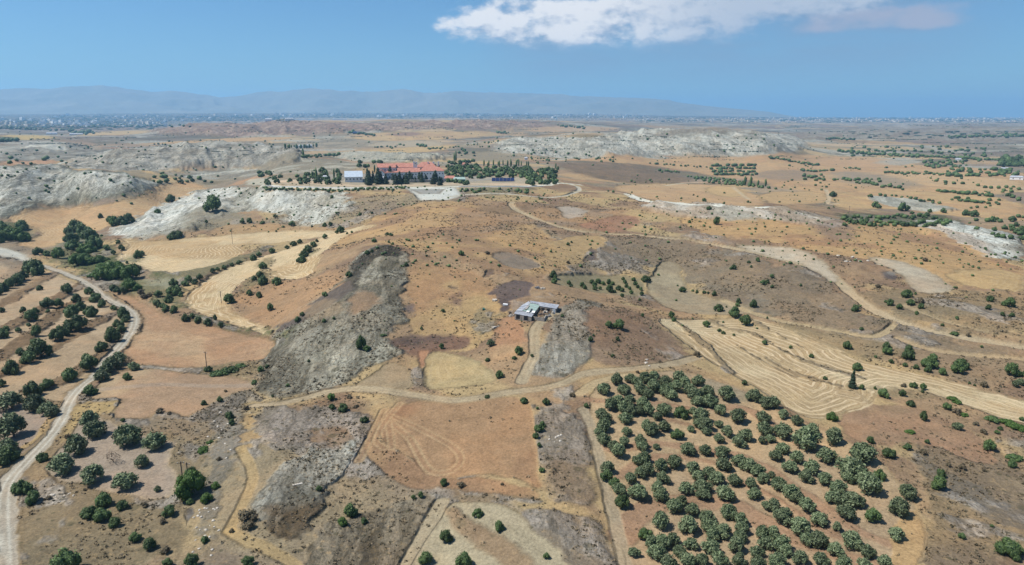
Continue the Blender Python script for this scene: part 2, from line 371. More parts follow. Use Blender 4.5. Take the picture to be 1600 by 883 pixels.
patch([(390,262),(470,244),(560,254),(580,262),(500,272),(420,272)], (166,152,132), (0.5,0.3,0), color2=(196,186,168), cthr=(0.5,0.62))
patch([(768,238),(778,219),(850,212),(925,218),(985,206),(1080,207),(1180,209),(1242,214),(1262,226),(1245,236),(1180,240),(1100,244),(1000,241),(930,249),(850,243)], (196,188,176), (0.35,0.9,0), tag='bad', color2=(222,216,206), cn=n_d)
patch([(985,209),(1080,208),(1200,209),(1180,213),(1080,213),(1000,214)], (140,124,108), (0.3,0.4,0), k=0.8)
road([(960,220),(990,211),(1008,206)], 12, (214,210,200), k=0.8)
patch([(800,200),(900,196),(980,200),(960,205),(840,208)], (212,170,126), k=0.8)
patch([(1240,205),(1400,195),(1600,200),(1600,225),(1480,222),(1340,216),(1250,222)], (176,164,150), (0.3,0.5,0), color2=(156,136,120), tag='bad', k=0.85)
patch([(1395,197),(1410,192),(1425,198),(1415,205)], (208,196,186), k=0.7)
# valley parcels beyond the ridge
patch([(860,250),(960,244),(1100,246),(1240,240),(1330,246),(1400,256),(1600,268),(1600,300),(1450,312),(1250,302),(1100,270),(1000,256)], (212,168,118), (0.15,0,0), color2=(204,158,112), warp=0.6)
patch([(868,254),(930,254),(1010,262),(1070,276),(1086,285),(1020,288),(960,286),(900,272),(872,262)], (150,122,98), (0.8,0,0), color2=(138,116,96))
patch([(950,292),(1000,287),(1080,287),(1140,290),(1170,300),(1200,312),(1190,322),(1100,322),(1030,316),(985,306)], (208,164,118), (0.1,0,0.1), color2=(214,172,124))
patch([(1100,292),(1140,290),(1170,300),(1155,309),(1110,305)], (216,174,116), (0,0,0.3))
patch([(1180,300),(1290,298),(1300,318),(1200,322)], (212,170,118), (0.1,0,0))
patch([(1360,276),(1400,269),(1500,272),(1600,282),(1600,300),(1540,298),(1440,290),(1380,286)], (216,174,126), (0.05,0,0))
patch([(1290,270),(1340,268),(1400,276),(1440,290),(1400,296),(1320,286)], (170,150,128), (0.5,0,0), k=0.85)
patch([(1170,268),(1260,264),(1290,278),(1230,284),(1180,278)], (166,140,116), (0.5,0,0), k=0.8)
patch([(1300,296),(1460,300),(1600,312),(1600,345),(1480,338),(1400,325),(1300,330)], (214,172,116), (0.1,0,0.1), color2=(204,160,112))
patch([(1345,307),(1400,308),(1480,322),(1500,330),(1440,332),(1390,322)], (194,188,176), (0.2,0.6,0), tag='bad')
patch([(1210,246),(1330,244),(1430,252),(1400,262),(1300,262)], (210,164,118), k=0.9)
patch([(1360,252),(1420,247),(1440,254),(1400,260)], (190,180,166), k=0.8, mix=(0.2,0.4,0))
road([(1290,296),(1297,310),(1290,320),(1310,318)], 4, (214,186,150))
patch([(1300,336),(1330,332),(1400,338),(1480,336),(1500,348),(1420,354),(1340,354)], (92,98,66), (1,0,0), k=0.9)
patch([(1420,352),(1480,346),(1530,362),(1600,372),(1600,408),(1560,406),(1500,396),(1470,378)], (232,230,224), (0.35,0.9,0), tag='bad', color2=(206,200,192), edge=((104,100,84), 2, 0.5))
patch([(1430,356),(1470,358),(1530,380),(1570,404),(1520,402),(1470,380)], (222,200,184), (0.3,0.5,0), k=0.9)

# ---- the long ridge in the middle distance: dry golden grass over brown soil
patch([(500,400),(560,352),(640,318),(720,312),(800,330),(860,365),(900,400),(860,450),(760,430),(700,400),(640,385),(580,385)], (204,160,106), (0.45,0,0), color2=(176,134,98), cthr=(0.46,0.6), warp=2, k=0.9)
patch([(640,400),(760,430),(800,470),(780,520),(720,560),(650,530),(630,470)], (202,162,106), (0.35,0,0), color2=(184,140,98), warp=2, k=0.9)
patch([(700,330),(780,318),(860,318),(960,322),(980,350),(900,356),(820,350),(760,370),(720,360)], (160,126,96), (0.7,0,0), color2=(188,144,102), k=0.85)
patch([(1060,330),(1180,325),(1260,340),(1420,350),(1520,390),(1600,415),(1600,455),(1500,450),(1400,410),(1300,400),(1200,380),(1080,365)], (208,162,106), (0.25,0,0), color2=(184,138,98), cthr=(0.5,0.64), warp=2, k=0.95)
patch([(1470,424),(1600,420),(1600,462),(1530,450),(1500,445)], (214,172,112), (0.1,0,0.2), k=0.95)
patch([(1000,318),(1100,322),(1200,322),(1290,342),(1325,352),(1300,360),(1180,340),(1080,345),(1010,330)], (226,212,200), (0.3,0.6,0), color2=(202,176,154), k=0.95, tag='bad')
patch([(1110,326),(1150,330),(1190,345),(1120,345)], (190,180,166), (0.5,0.3,0), k=0.8)
patch([(1290,345),(1330,352),(1345,372),(1310,378),(1270,360)], (160,128,110), (0.5,0,0), k=0.7)
patch([(880,372),(960,368),(1050,376),(1180,395),(1240,420),(1280,470),(1230,500),(1150,480),(1080,450),(1040,410),(980,425),(900,420),(860,395)], (150,128,106), (0.85,0.1,0), color2=(142,128,112), warp=2, k=0.9)
patch([(870,372),(930,368),(960,380),(900,400),(930,410),(880,420),(840,400)], (204,164,108), (0.3,0,0), k=0.8)
patch([(1200,405),(1260,415),(1310,440),(1350,490),(1420,515),(1500,530),(1440,560),(1360,535),(1250,510),(1180,470)], (146,126,106), (0.9,0.1,0), color2=(158,132,106), warp=2, k=0.9)
patch([(1340,450),(1480,460),(1600,455),(1600,535),(1500,520),(1400,500),(1350,480)], (150,128,100), (0.9,0,0), color2=(168,138,102), warp=2, k=0.9)
patch([(1480,540),(1600,552),(1600,610),(1480,590),(1400,572),(1420,550)], (172,138,104), (0.5,0,0), color2=(154,130,104), warp=2, k=0.85)
patch([(865,325),(890,322),(920,328),(910,342),(885,345)], (196,176,160), (0.1,0,0), k=0.9)
patch([(900,352),(950,342),(995,338),(1000,350),(960,366),(925,362)], (178,126,98), (0.3,0,0), k=0.85)
patch([(915,362),(960,364),(1000,366),(960,368)], (112,100,100), k=0.8)
patch([(760,398),(800,396),(848,412),(830,425),(795,420)], (158,136,118), (0.15,0,0))
patch([(920,388),(934,392),(934,402),(918,412),(905,410),(925,400)], (116,98,98), k=0.9)
# slag-grey and burnt patches
patch([(748,462),(772,448),(800,438),(830,440),(838,450),(832,460),(806,466),(800,478),(785,490),(778,478),(770,466)], (104,88,88), (0.3,0.2,0), color2=(124,104,100), warp=1.6)
patch([(650,470),(665,452),(690,448),(715,452),(735,466),(728,480),(705,486),(690,470),(670,474)], (134,102,90), (0.5,0,0), color2=(150,116,94), k=0.9, warp=2)
patch([(690,447),(708,444),(722,452),(705,456)], (112,92,90), k=0.85)
patch([(628,478),(650,470),(656,482),(640,494),(630,490)], (134,112,104), (0.4,0,0))
patch([(750,436),(758,424),(775,422),(772,432)], (126,98,90), k=0.8)
patch([(600,536),(625,526),(690,524),(730,530),(735,545),(700,548),(668,556),(630,552),(605,548)], (142,106,88), (0.4,0,0), color2=(118,94,86), cthr=(0.4,0.52))
patch([(655,548),(668,550),(666,572),(655,575)], (190,136,100), (0.2,0,0))
patch([(765,500),(800,495),(825,505),(822,535),(800,560),(770,565),(765,540),(778,520)], (190,138,100), (0.3,0,0), color2=(200,156,112), warp=2)
patch([(740,478),(775,484),(780,510),(745,520),(732,500)], (142,128,100), (0.9,0,0), k=0.7, warp=2)
# grey marl slope in the centre
patch([(428,518),(470,480),(520,450),(542,430),(546,408),(580,388),(616,388),(640,405),(636,430),(628,452),(634,480),(628,505),(600,534),(640,548),(600,562),(560,592),(540,606),(480,618),(425,622),(398,606),(404,580),(420,552)], (182,174,158), (0.9,1.0,0), tag='bad', color2=(160,150,134), warp=1.2)
patch([(545,440),(548,412),(580,390),(618,386),(632,402),(590,402),(570,418),(558,440),(545,460)], (92,86,78), (0.6,1,0), tag='bad', color2=(112,104,92), warp=1.0)
patch([(430,516),(470,486),(530,448),(548,440),(545,462),(500,490),(460,510),(435,522)], (112,98,94), (0.2,0.3,0), color2=(126,112,104), k=0.95)
patch([(545,470),(560,455),(590,462),(600,470),(560,490),(540,488)], (170,130,96), (0.5,0,0), k=0.8)
patch([(490,470),(550,480),(520,500),(480,500)], (168,138,106), (0.6,0,0), k=0.6)
patch([(470,522),(510,505),(500,525),(440,552)], (186,176,162), (0.3,0.4,0), k=0.5)
# grey scrub east of the track and around the plot
patch([(860,500),(880,475),(920,468),(950,480),(930,520),(925,560),(900,578),(850,588),(820,585),(840,560),(850,525)], (176,162,148), (1,0.7,0), color2=(186,176,164), tag='bad')
patch([(900,480),(990,480),(1060,530),(1085,552),(1020,572),(950,574),(920,560),(930,520)], (152,118,94), (0.75,0,0), color2=(166,134,108), warp=1.5)
patch([(835,640),(860,620),(890,600),(912,640),(928,720),(940,800),(880,790),(850,760),(838,700)], (166,138,112), (1,0.3,0), color2=(168,156,140), warp=3, soft=3)
patch([(800,610),(870,603),(900,596),(890,600),(850,612)], (150,132,110), (0.9,0,0), k=0.6)
patch([(380,800),(395,760),(430,745),(480,700),(520,690),(555,675),(556,700),(520,740),(500,800),(470,860),(420,850)], (184,177,166), (1,0.9,0), color2=(160,134,106), cthr=(0.48,0.6), warp=2, tag='bad')
patch([(480,840),(530,805),(600,800),(640,780),(690,770),(665,810),(620,883),(600,900),(460,900)], (184,174,158), (1,0.9,0), color2=(156,138,116), warp=1.5, tag='bad')
patch([(300,640),(340,625),(370,620),(390,640),(385,690),(360,740),(345,800),(340,883),(290,883),(300,800),(310,740),(330,690)], (150,138,124), (1,0.4,0), color2=(160,128,98), cthr=(0.46,0.56), warp=2, k=0.9)
patch([(284,800),(300,790),(308,795),(300,815),(288,825)], (122,120,128), k=0.9)
patch([(400,640),(500,625),(560,640),(575,680),(500,700),(420,690)], (158,122,94), (0.9,0,0), color2=(190,150,106), cthr=(0.5,0.6), warp=2, k=0.8)
patch([(35,790),(110,790),(200,820),(260,850),(260,900),(30,900)], (148,132,104), (0.8,0,0), color2=(172,140,100), warp=2, k=0.9)
patch([(65,760),(100,765),(130,785),(90,800),(60,790)], (170,154,136), (0.6,0.3,0), k=0.7)
patch([(370,650),(400,640),(410,660),(385,700),(380,760),(375,800),(365,830),(358,800),(365,740),(368,690)], (196,154,98), (0.4,0,0), color2=(180,140,98), warp=2.5, k=0.7)
patch([(1430,690),(1600,690),(1600,900),(1430,900),(1440,830),(1455,780),(1420,720)], (150,126,102), (1,0.1,0), color2=(168,140,104), warp=2, k=0.9)
patch([(1300,650),(1380,625),(1480,650),(1560,700),(1540,730),(1440,690),(1380,700),(1330,690)], (180,136,104), (0.35,0,0), color2=(166,130,100), warp=1.5, k=0.9)
patch([(1410,695),(1440,690),(1470,730),(1540,760),(1600,790),(1600,830),(1500,790),(1440,740)], (134,122,110), (1,0.2,0), k=0.7, warp=2)

# ---- fields, left side
patch([(-100,620),(120,600),(260,640),(330,650),(330,700),(300,760),(300,900),(-100,900)], (150,128,98), (0.8,0,0), color2=(164,134,98), warp=2, k=0.9)
patch([(10,347),(25,335),(60,325),(110,323),(165,320),(205,311),(240,298),(262,286),(290,283),(332,292),(318,301),(285,316),(250,330),(213,341),(172,353),(160,362),(130,362),(110,372),(100,382),(60,389),(15,383),(38,376),(62,368),(50,357),(35,352)], (214,170,118), (0.02,0,0.45), color2=(204,158,108))
patch([(165,366),(200,345),(250,325),(300,304),(340,294),(385,296),(450,300),(540,300),(550,316),(530,340),(490,352),(440,336),(400,330),(340,340),(300,366),(240,376),(190,372)], (224,218,208), (0.5,0.8,0), tag='bad', color2=(196,188,174), warp=1.5)
patch([(165,366),(210,342),(260,324),(310,304),(350,296),(380,300),(345,318),(290,336),(230,358),(185,372)], (244,240,234), (0.12,0.9,0), tag='bad', k=0.9)
patch([(380,306),(440,302),(470,312),(440,335),(395,330)], (240,236,230), (0.25,0.6,0), k=0.75)
patch([(300,330),(380,328),(400,350),(330,360),(280,366)], (156,146,124), (0.8,0.2,0), k=0.8)
patch([(340,352),(420,350),(520,358),(600,350),(560,365),(400,366),(320,370)], (196,152,104), (0.3,0,0), k=0.8)
patch([(187,372),(215,378),(300,372),(400,364),(460,361),(530,360),(522,367),(500,371),(465,377),(400,382),(372,383),(384,389),(384,398),(357,410),(317,425),(280,429),(232,427),(207,415),(175,414),(178,400),(200,385)], (230,198,150), (0.02,0,0.9), color2=(208,170,118))
patch([(232,424),(280,429),(357,410),(400,392),(420,384),(430,388),(400,402),(330,430),(290,445),(240,440)], (132,124,90), (1,0,0), k=0.9)
patch([(196,400),(222,398),(220,408),(200,412)], (120,124,72), (0.9,0,0), k=0.8)
patch([(282,468),(320,436),(360,416),(405,402),(482,377),(548,356),(586,350),(582,357),(550,363),(520,382),(507,395),(496,417),(488,432),(457,442),(425,436),(404,428),(370,450),(355,480),(400,506),(430,515),(424,528),(397,518),(325,497),(292,488)], (232,200,152), (0.02,0,1.0), color2=(210,172,120))
patch([(404,406),(425,400),(422,440),(402,452),(385,470),(365,478),(372,448),(398,428)], (150,132,92), (0.8,0,0), k=0.85)
patch([(462,412),(478,388),(494,380),(482,404),(468,414)], (120,118,74), (0.9,0,0), k=0.9)
patch([(360,485),(375,455),(425,440),(490,434),(540,410),(545,430),(500,465),(440,510),(400,504)], (196,148,104), (0.4,0,0), color2=(180,138,100), warp=1.5, k=0.9)
patch([(60,395),(110,375),(170,372),(190,400),(185,430),(225,430),(300,440),(290,470),(300,495),(420,535),(430,545),(400,540),(320,505),(260,480),(200,465),(150,440),(90,415)], (100,110,62), (1,0,0), color2=(138,130,90), warp=2, k=0.95)
patch([(213,433),(250,436),(280,440),(275,455),(225,450)], (176,170,144), (0.9,0,0), k=0.6)
patch([(0,350),(45,352),(55,375),(0,378)], (98,106,62), (1,0,0), k=0.9)
patch([(160,454),(200,461),(240,479),(282,499),(350,516),(400,526),(424,530),(427,545),(415,560),(385,566),(300,577),(217,571),(194,556),(204,536),(222,501),(215,489),(200,475),(180,466)], (192,146,108), (0.03,0,0.08), color2=(202,162,122), cn=n_d, cthr=(0.45,0.65))
patch([(215,571),(300,578),(385,566),(410,575),(400,590),(330,588),(240,580)], (150,128,92), (0.9,0,0), k=0.85)
patch([(155,604),(165,585),(230,576),(300,584),(395,592),(398,608),(372,613),(330,632),(310,646),(290,656),(250,641),(230,656),(180,655),(176,640),(190,622),(132,626)], (198,164,126), (0.05,0,0.05), color2=(190,150,116))
patch([(110,650),(118,632),(150,627),(190,625),(180,640),(150,648),(120,665),(100,690),(88,700),(95,672)], (206,168,104), (0.4,0,0), k=0.9, warp=1.5)
patch([(180,655),(230,656),(250,641),(290,656),(330,632),(370,614),(392,620),(372,650),(330,680),(290,690),(240,680),(200,672)], (168,138,106), (0.8,0,0), color2=(154,132,108), warp=1.5, k=0.9)
# terraces by the white road
patch([(-200,440),(0,405),(35,430),(60,420),(110,436),(150,462),(175,482),(200,492),(203,520),(170,560),(150,582),(125,600),(105,628),(60,628),(0,620),(-200,640)], (194,160,124), (0.08,0,0.07), color2=(206,172,136), cn=n_d, warp=0.4)
for bank in ([(0,478),(30,458),(60,440),(90,425)], [(0,520),(30,503),(70,478),(110,455),(135,438)], [(0,560),(40,530),(75,500),(100,480),(130,465),(150,470)],
             [(0,585),(40,568),(80,545),(120,520),(150,505),(180,488)], [(50,610),(90,600),(125,580),(150,560),(185,535),(205,515)]):
    road(bank, 6.0, (146,114,82), warp=1.6, mix=(0.7,0,0), soft=1.4)
patch([(0,386),(25,400),(40,412),(30,430),(0,425)], (150,140,128), (0.6,0.4,0), k=0.9)
patch([(0,405),(30,412),(90,425),(70,440),(30,455),(0,470)], (176,144,112), (0.4,0,0), k=0.7)
patch([(-200,640),(0,624),(60,630),(84,640),(82,665),(60,688),(30,712),(0,725),(-200,740)], (166,140,126), (0.05,0,0), color2=(176,150,132))
road([(84,652),(76,668),(50,690),(25,708),(0,722)], 3, (198,160,106), mix=(0.5,0,0), warp=1)
patch([(120,665),(128,650),(150,648),(200,674),(240,685),(282,688),(270,702),(262,722),(275,740),(284,755),(274,770),(250,782),(215,782),(170,768),(110,757),(66,740),(86,706),(105,690)], (172,148,130), (0.04,0,0.05), color2=(180,156,138), cn=n_d, edge=((196,168,130), 1.2, 0.5))
# small cultivated patches on the ridge
patch([(545,606),(580,585),(602,566),(625,568),(640,575),(648,600),(635,612),(600,616),(558,614)], (178,150,116), (0.1,0,0.06), color2=(190,160,118))
patch([(666,556),(680,548),(705,550),(742,560),(768,578),(778,597),(740,604),(690,608),(662,610),(664,580)], (180,158,118), (0.05,0,0.12), color2=(200,170,118), cn=n_d)
patch([(640,575),(655,575),(662,610),(648,606)], (136,120,104), (1,0,0), k=0.7)
# the bare plot in the foreground
patch([(600,645),(640,628),(700,624),(800,617),(832,632),(836,680),(842,735),(850,768),(810,752),(760,742),(735,742),(700,752),(660,728),(610,700),(592,680)], (172,124,88), (0.2,0,0), color2=(184,140,100), warp=0.8, edge=((200,156,106), 1.2, 0.5))
patch([(560,690),(600,690),(660,728),(700,752),(760,742),(850,768),(840,785),(760,770),(690,775),(640,760),(590,730)], (196,150,102), (0.25,0,0), color2=(180,132,94), warp=1.2, k=0.85)
for tr in ([(612,640),(600,650),(620,668),(645,688),(660,720),(672,738)], [(606,648),(640,662),(680,682),(712,700),(722,716),(715,730),(700,738),(680,740),(665,730),(655,712),(640,684)],
           [(606,655),(610,680),(612,700)], [(600,700),(585,690),(600,660),(625,630)], [(560,720),(572,700),(590,660),(600,640)]):
    road(tr, 2.5, (180,134,96), track=(212,174,126), k=0.65, warp=0.2, soft=0.5)
# orchard terraces on the right
patch([(918,622),(930,602),(960,590),(1000,582),(1060,578),(1110,590),(1150,610),(1200,632),(1260,662),(1330,690),(1380,718),(1420,770),(1450,820),(1440,900),(985,900),(970,850),(952,800),(938,740),(926,680)], (206,170,128), (0.04,0,0), color2=(196,162,126), warp=0.8)
patch([(1095,590),(1150,604),(1190,625),(1160,630),(1110,615)], (166,150,124), (0.3,0,0), k=0.6)
for bank, w in (([(918,624),(950,628),(985,632),(1020,628),(1060,636),(1090,644)], 3.5), ([(1120,640),(1150,634),(1175,642),(1200,660),(1240,690),(1300,715),(1350,735)], 3.5),
                ([(950,700),(985,700),(1020,692),(1070,698),(1110,708),(1150,712),(1200,735),(1260,775),(1310,810),(1350,835),(1395,850)], 4.0),
                ([(965,745),(985,728),(1020,714),(1060,712),(1110,722)], 2.5), ([(1030,650),(1090,668),(1140,690)], 2.5),
                ([(972,838),(990,810),(1020,790),(1060,782),(1110,785),(1150,790),(1190,812),(1230,835),(1300,862),(1380,890)], 6.0), ([(1150,750),(1210,775),(1260,812),(1330,850)], 2.5)):
    road(bank, w*0.8, (184,138,106), warp=0.8, mix=(0.3,0,0), soft=0.8, k=0.85)
patch([(1400,800),(1440,790),(1445,830),(1430,900),(1390,880)], (204,160,104), (0.2,0,0), k=0.9, warp=1.5)
patch([(915,560),(960,575),(1010,578),(960,590),(930,605),(905,615),(900,590)], (196,156,108), (0.3,0,0), k=0.8, warp=1.5)
# stubble on the right
patch([(1022,497),(1060,500),(1110,498),(1175,496),(1240,518),(1310,540),(1335,562),(1400,577),(1500,602),(1600,628),(1700,650),(1700,690),(1600,660),(1560,652),(1500,630),(1440,610),(1375,608),(1370,625),(1355,638),(1307,650),(1275,656),(1235,645),(1195,614),(1150,590),(1090,552),(1050,522)], (232,206,162), (0.03,0,1.0), color2=(206,174,128), cn=n_d, warp=0.6, tag='stubble')
for strip, w in (([(1055,502),(1080,520),(1105,542),(1130,570),(1140,582)], 2.6), ([(1110,502),(1135,516),(1180,522),(1210,542),(1250,562),(1300,578),(1350,592)], 1.8),
                 ([(1195,560),(1230,580),(1270,592),(1310,603)], 1.6), ([(1170,500),(1215,524),(1250,542)], 1.4), ([(1150,540),(1200,570),(1240,588)], 1.2)):
    road(strip, w, (160,134,100), warp=1.3, mix=(0.8,0,0), soft=0.8, k=0.85)
patch([(1300,605),(1345,612),(1355,635),(1330,625),(1290,618)], (190,156,114), (0.4,0,0.3), k=0.5)
patch([(1340,604),(1380,606),(1440,612),(1460,622),(1400,622),(1372,612)], (166,142,106), (0.8,0,0), k=0.8)
patch([(1008,446),(1022,425),(1040,405),(1062,415),(1068,440),(1076,456),(1135,472),(1180,480),(1170,492),(1110,494),(1062,490),(1012,466)], (174,152,122), (0.08,0,0.08), color2=(184,164,132))
patch([(850,432),(900,430),(1000,432),(1010,446),(1005,465),(960,460),(900,452),(860,442)], (158,142,108), (0.2,0,0))
patch([(1200,500),(1300,520),(1390,535),(1400,560),(1335,560),(1260,530)], (160,136,100), (0.6,0,0), k=0.7)
patch([(630,900),(660,850),(690,805),(705,785),(720,783),(760,783),(800,790),(860,840),(940,900)], (186,166,136), (0.04,0,0.05), color2=(194,174,142), warp=0.5)
patch([(690,800),(715,790),(740,812),(790,840),(840,880),(850,900),(800,900),(740,850),(700,822)], (164,128,98), (0.6,0,0), color2=(176,144,110), warp=0.8)
patch([(800,800),(860,795),(940,810),(955,850),(965,900),(900,900),(840,830)], (164,138,114), (0.9,0.2,0), color2=(150,132,116), k=0.9)
patch([(640,770),(700,760),(780,770),(850,780),(850,790),(760,784),(700,786)], (150,128,102), (0.9,0,0), k=0.7)
# monastery grounds
patch([(400,283),(560,280),(700,276),(870,278),(880,292),(700,296),(410,296)], (196,176,150), (0.1,0,0))
patch([(460,276),(600,270),(730,274),(800,280),(700,286),(500,286)], (176,166,156), (0.1,0,0), k=0.8)
patch([(380,282),(420,276),(450,282),(430,290),(385,292)], (206,200,182), k=0.7)
patch([(412,287),(560,289),(850,288),(850,291.5),(560,292.5),(412,291.5)], (232,198,166), k=1, warp=0.1, sm=0)
patch([(632,293),(712,293),(722,306),(700,313),(655,314),(646,304)], (226,222,216), k=1, warp=0.15, sm=0)
patch([(640,295.5),(696,295.5),(688,303),(655,303.5)], (172,168,164), k=1, warp=0.05, sm=0)
road([(412,293),(520,294),(640,293),(712,292),(850,291),(868,286),(905,289)], 9, (236,226,210), warp=0.2, sm=1)
road([(700,308),(740,302),(800,303),(850,309),(885,307),(906,299),(904,292),(890,288)], 4, (214,200,180), warp=0.3)
patch([(720,296),(850,293),(820,300),(740,302)], (134,128,90), (1,0,0), k=0.8)
# ---- tracks
road([(-60,372),(0,388),(20,394),(42,408),(75,418),(110,430),(145,447),(160,464),(180,474),(203,484),(212,498),(205,520),(182,548),(163,568),(150,588),(126,604),(107,628),(97,658),(72,690),(42,720),(14,750),(4,780),(8,883),(10,950)], 3.9, (190,172,154), track=(222,210,196), berm=((150,122,86), 1.6), warp=0.7)
patch([(-20,384),(30,392),(70,414),(60,422),(20,405),(-20,395)], (222,216,206), k=0.8)
road([(150,610),(200,604),(260,600),(330,604),(400,602)], 3.5, (186,160,140), k=0.6)
road([(800,316),(797,322),(812,332),(835,342),(880,358),(930,366),(1000,367),(1060,375),(1130,385),(1200,400),(1260,415),(1300,430),(1330,460),(1370,490),(1420,510),(1470,522),(1540,535),(1620,548)], 4.6, (198,170,134), track=(208,182,148), berm=((170,138,104), 2), warp=0.5)
patch([(1130,381),(1200,384),(1250,388),(1290,408),(1320,440),(1300,446),(1262,418),(1200,402)], (206,184,160), (0.05,0,0.1), color2=(218,198,174))
patch([(1345,400),(1400,405),(1440,418),(1470,436),(1490,455),(1440,459),(1420,446),(1398,425)], (198,174,148), (0.05,0,0.1), color2=(210,190,166))
patch([(1370,422),(1400,424),(1405,436),(1385,436)], (110,96,96), (0.3,0.3,0), color2=(176,166,158), cthr=(0.5,0.58))
for q in ((1310,400),(1332,402),(1322,409),(1344,409),(1356,408),(1374,414)):
    patch([(q[0]-4,q[1]),(q[0],q[1]-2),(q[0]+4,q[1]),(q[0],q[1]+2)], (222,208,186), k=0.8)
road([(1130,470),(1200,500),(1290,515),(1360,530),(1385,520),(1395,510)], 3, (206,176,132), k=0.8)
road([(1400,530),(1450,548),(1520,556),(1600,562)], 3, (204,172,130), k=0.8)
road([(1410,478),(1470,505),(1540,520)], 2.5, (190,162,124), k=0.7)
road([(980,304),(1010,316),(1060,323),(1100,327),(1150,325),(1205,324)], 9, (240,232,220))
road([(895,300),(940,298),(985,306)], 4, (212,186,150))
road([(870,489),(850,498),(836,512),(834,535),(836,555),(824,575),(815,596)], 3.6, (188,164,132), track=(204,180,146), k=0.9)
road([(398,634),(450,630),(520,609),(580,607),(640,616),(690,624),(720,626),(800,612),(860,606),(890,594),(912,582),(980,577),(1050,569),(1090,558)], 3.4, (190,164,132), track=(206,180,142), berm=((180,148,106), 1.5), k=0.9)
road([(912,640),(925,670),(938,720),(952,780),(965,830),(978,890)], 2.6, (190,166,136), k=0.9)
road([(905,615),(925,600),(960,590),(990,585)], 3, (206,176,132), k=0.8)
road([(690,785),(675,810),(655,850),(630,890)], 3, (196,174,142), k=0.7)
road([(358,830),(400,850),(450,875),(480,900)], 2.6, (206,168,108), k=0.7)
road([(375,700),(400,740),(378,790),(358,830)], 2.2, (206,166,104), k=0.6)
road([(1040,290),(1060,287),(1110,284)], 5, (220,200,170), k=0.8)
road([(1145,292),(1160,305),(1170,312)], 4, (220,190,150), k=0.8)

lum = col@np.array([0.3, 0.59, 0.11], np.float32)
col = col*0.80+(lum[:, None]*np.array([1.05, 1.0, 0.93], np.float32))*0.20
col = col*np.array([0.955, 1.01, 0.93], np.float32)
col = np.clip(col*(1+0.0*D1[:, None]), 0, 1)
oc2 = sstep(0.545, 0.60, fbm(X1+0.5*Y1, Y1*0.7, 24, 5, 91, 0.6))*sstep(0.62, 0.8, mixr[:, 0])*(1-sstep(500, 800, D1))*(1-sstep(0.2, 0.5, mixr[:, 1]))
col = lerp(col, L3((186,178,164)), oc2*0.7); mixr[:, 1] = np.maximum(mixr[:, 1], oc2*0.8)
# ---- micro relief
D_ = D1
badm = kinds.get('bad', np.zeros(NV, np.float32))
scl = np.clip(D_/300, 0.7, 12)
gul = np.zeros(NV)
for lo_, hi_, wl in ((0, 450, 14), (350, 1300, 34), (1000, 9000, 120)):
    w0 = sstep(lo_-60, lo_+60, D_) if lo_ else 1.0
    w1 = 1-sstep(hi_-60, hi_+60, D_)
    gul += w0*w1*(ridged(X1+0.45*Y1, Y1*0.30, wl, 4, 41)-0.5)*wl*(0.10 if lo_ == 0 else 0.26)
relief = badm*gul
scr = mixr[:, 0]
relief += scr*(fbm(X1, Y1, 7, 3, 51)-0.5)*0.9*(1-sstep(300, 700, D_)) + scr*((ridged(X1, Y1, 55, 3, 52)-0.5)*4.2+(ridged(X1, Y1, 21, 3, 53)-0.5)*1.8)*sstep(180, 350, D_)
GZ = GZ + relief.reshape(GZ.shape)

# ---- ground mesh
def make_ground():
    me = bpy.data.meshes.new('ground')
    co = np.empty((NV, 3), np.float32); co[:, 0] = X1; co[:, 1] = Y1; co[:, 2] = GZ.ravel()
    me.vertices.add(NV); me.vertices.foreach_set('co', co.ravel())
    i = (np.arange(NL-1)[:, None]*NA+np.arange(NA-1)[None, :]).ravel()
    q = np.stack([i, i+1, i+1+NA, i+NA], 1).astype(np.int32); nf = len(q)
    me.loops.add(nf*4); me.loops.foreach_set('vertex_index', q.ravel())
    me.polygons.add(nf); me.polygons.foreach_set('loop_start', np.arange(0, nf*4, 4, dtype=np.int32))
    me.polygons.foreach_set('use_smooth', np.ones(nf, bool))
    me.update(calc_edges=True)
    for nm, arr in (('land', col), ('mixr', mixr)):
        a = me.attributes.new(nm, 'FLOAT_COLOR', 'POINT'); d = np.ones((NV, 4), np.float32); d[:, :3] = arr; a.data.foreach_set('color', d.ravel())
    a = me.attributes.new('line', 'FLOAT', 'POINT'); a.data.foreach_set('value', line.astype(np.float32))
    o = bpy.data.objects.new('ground', me); C.objects.link(o); o['kind'] = 'structure'
    return o
ALB = 0.55
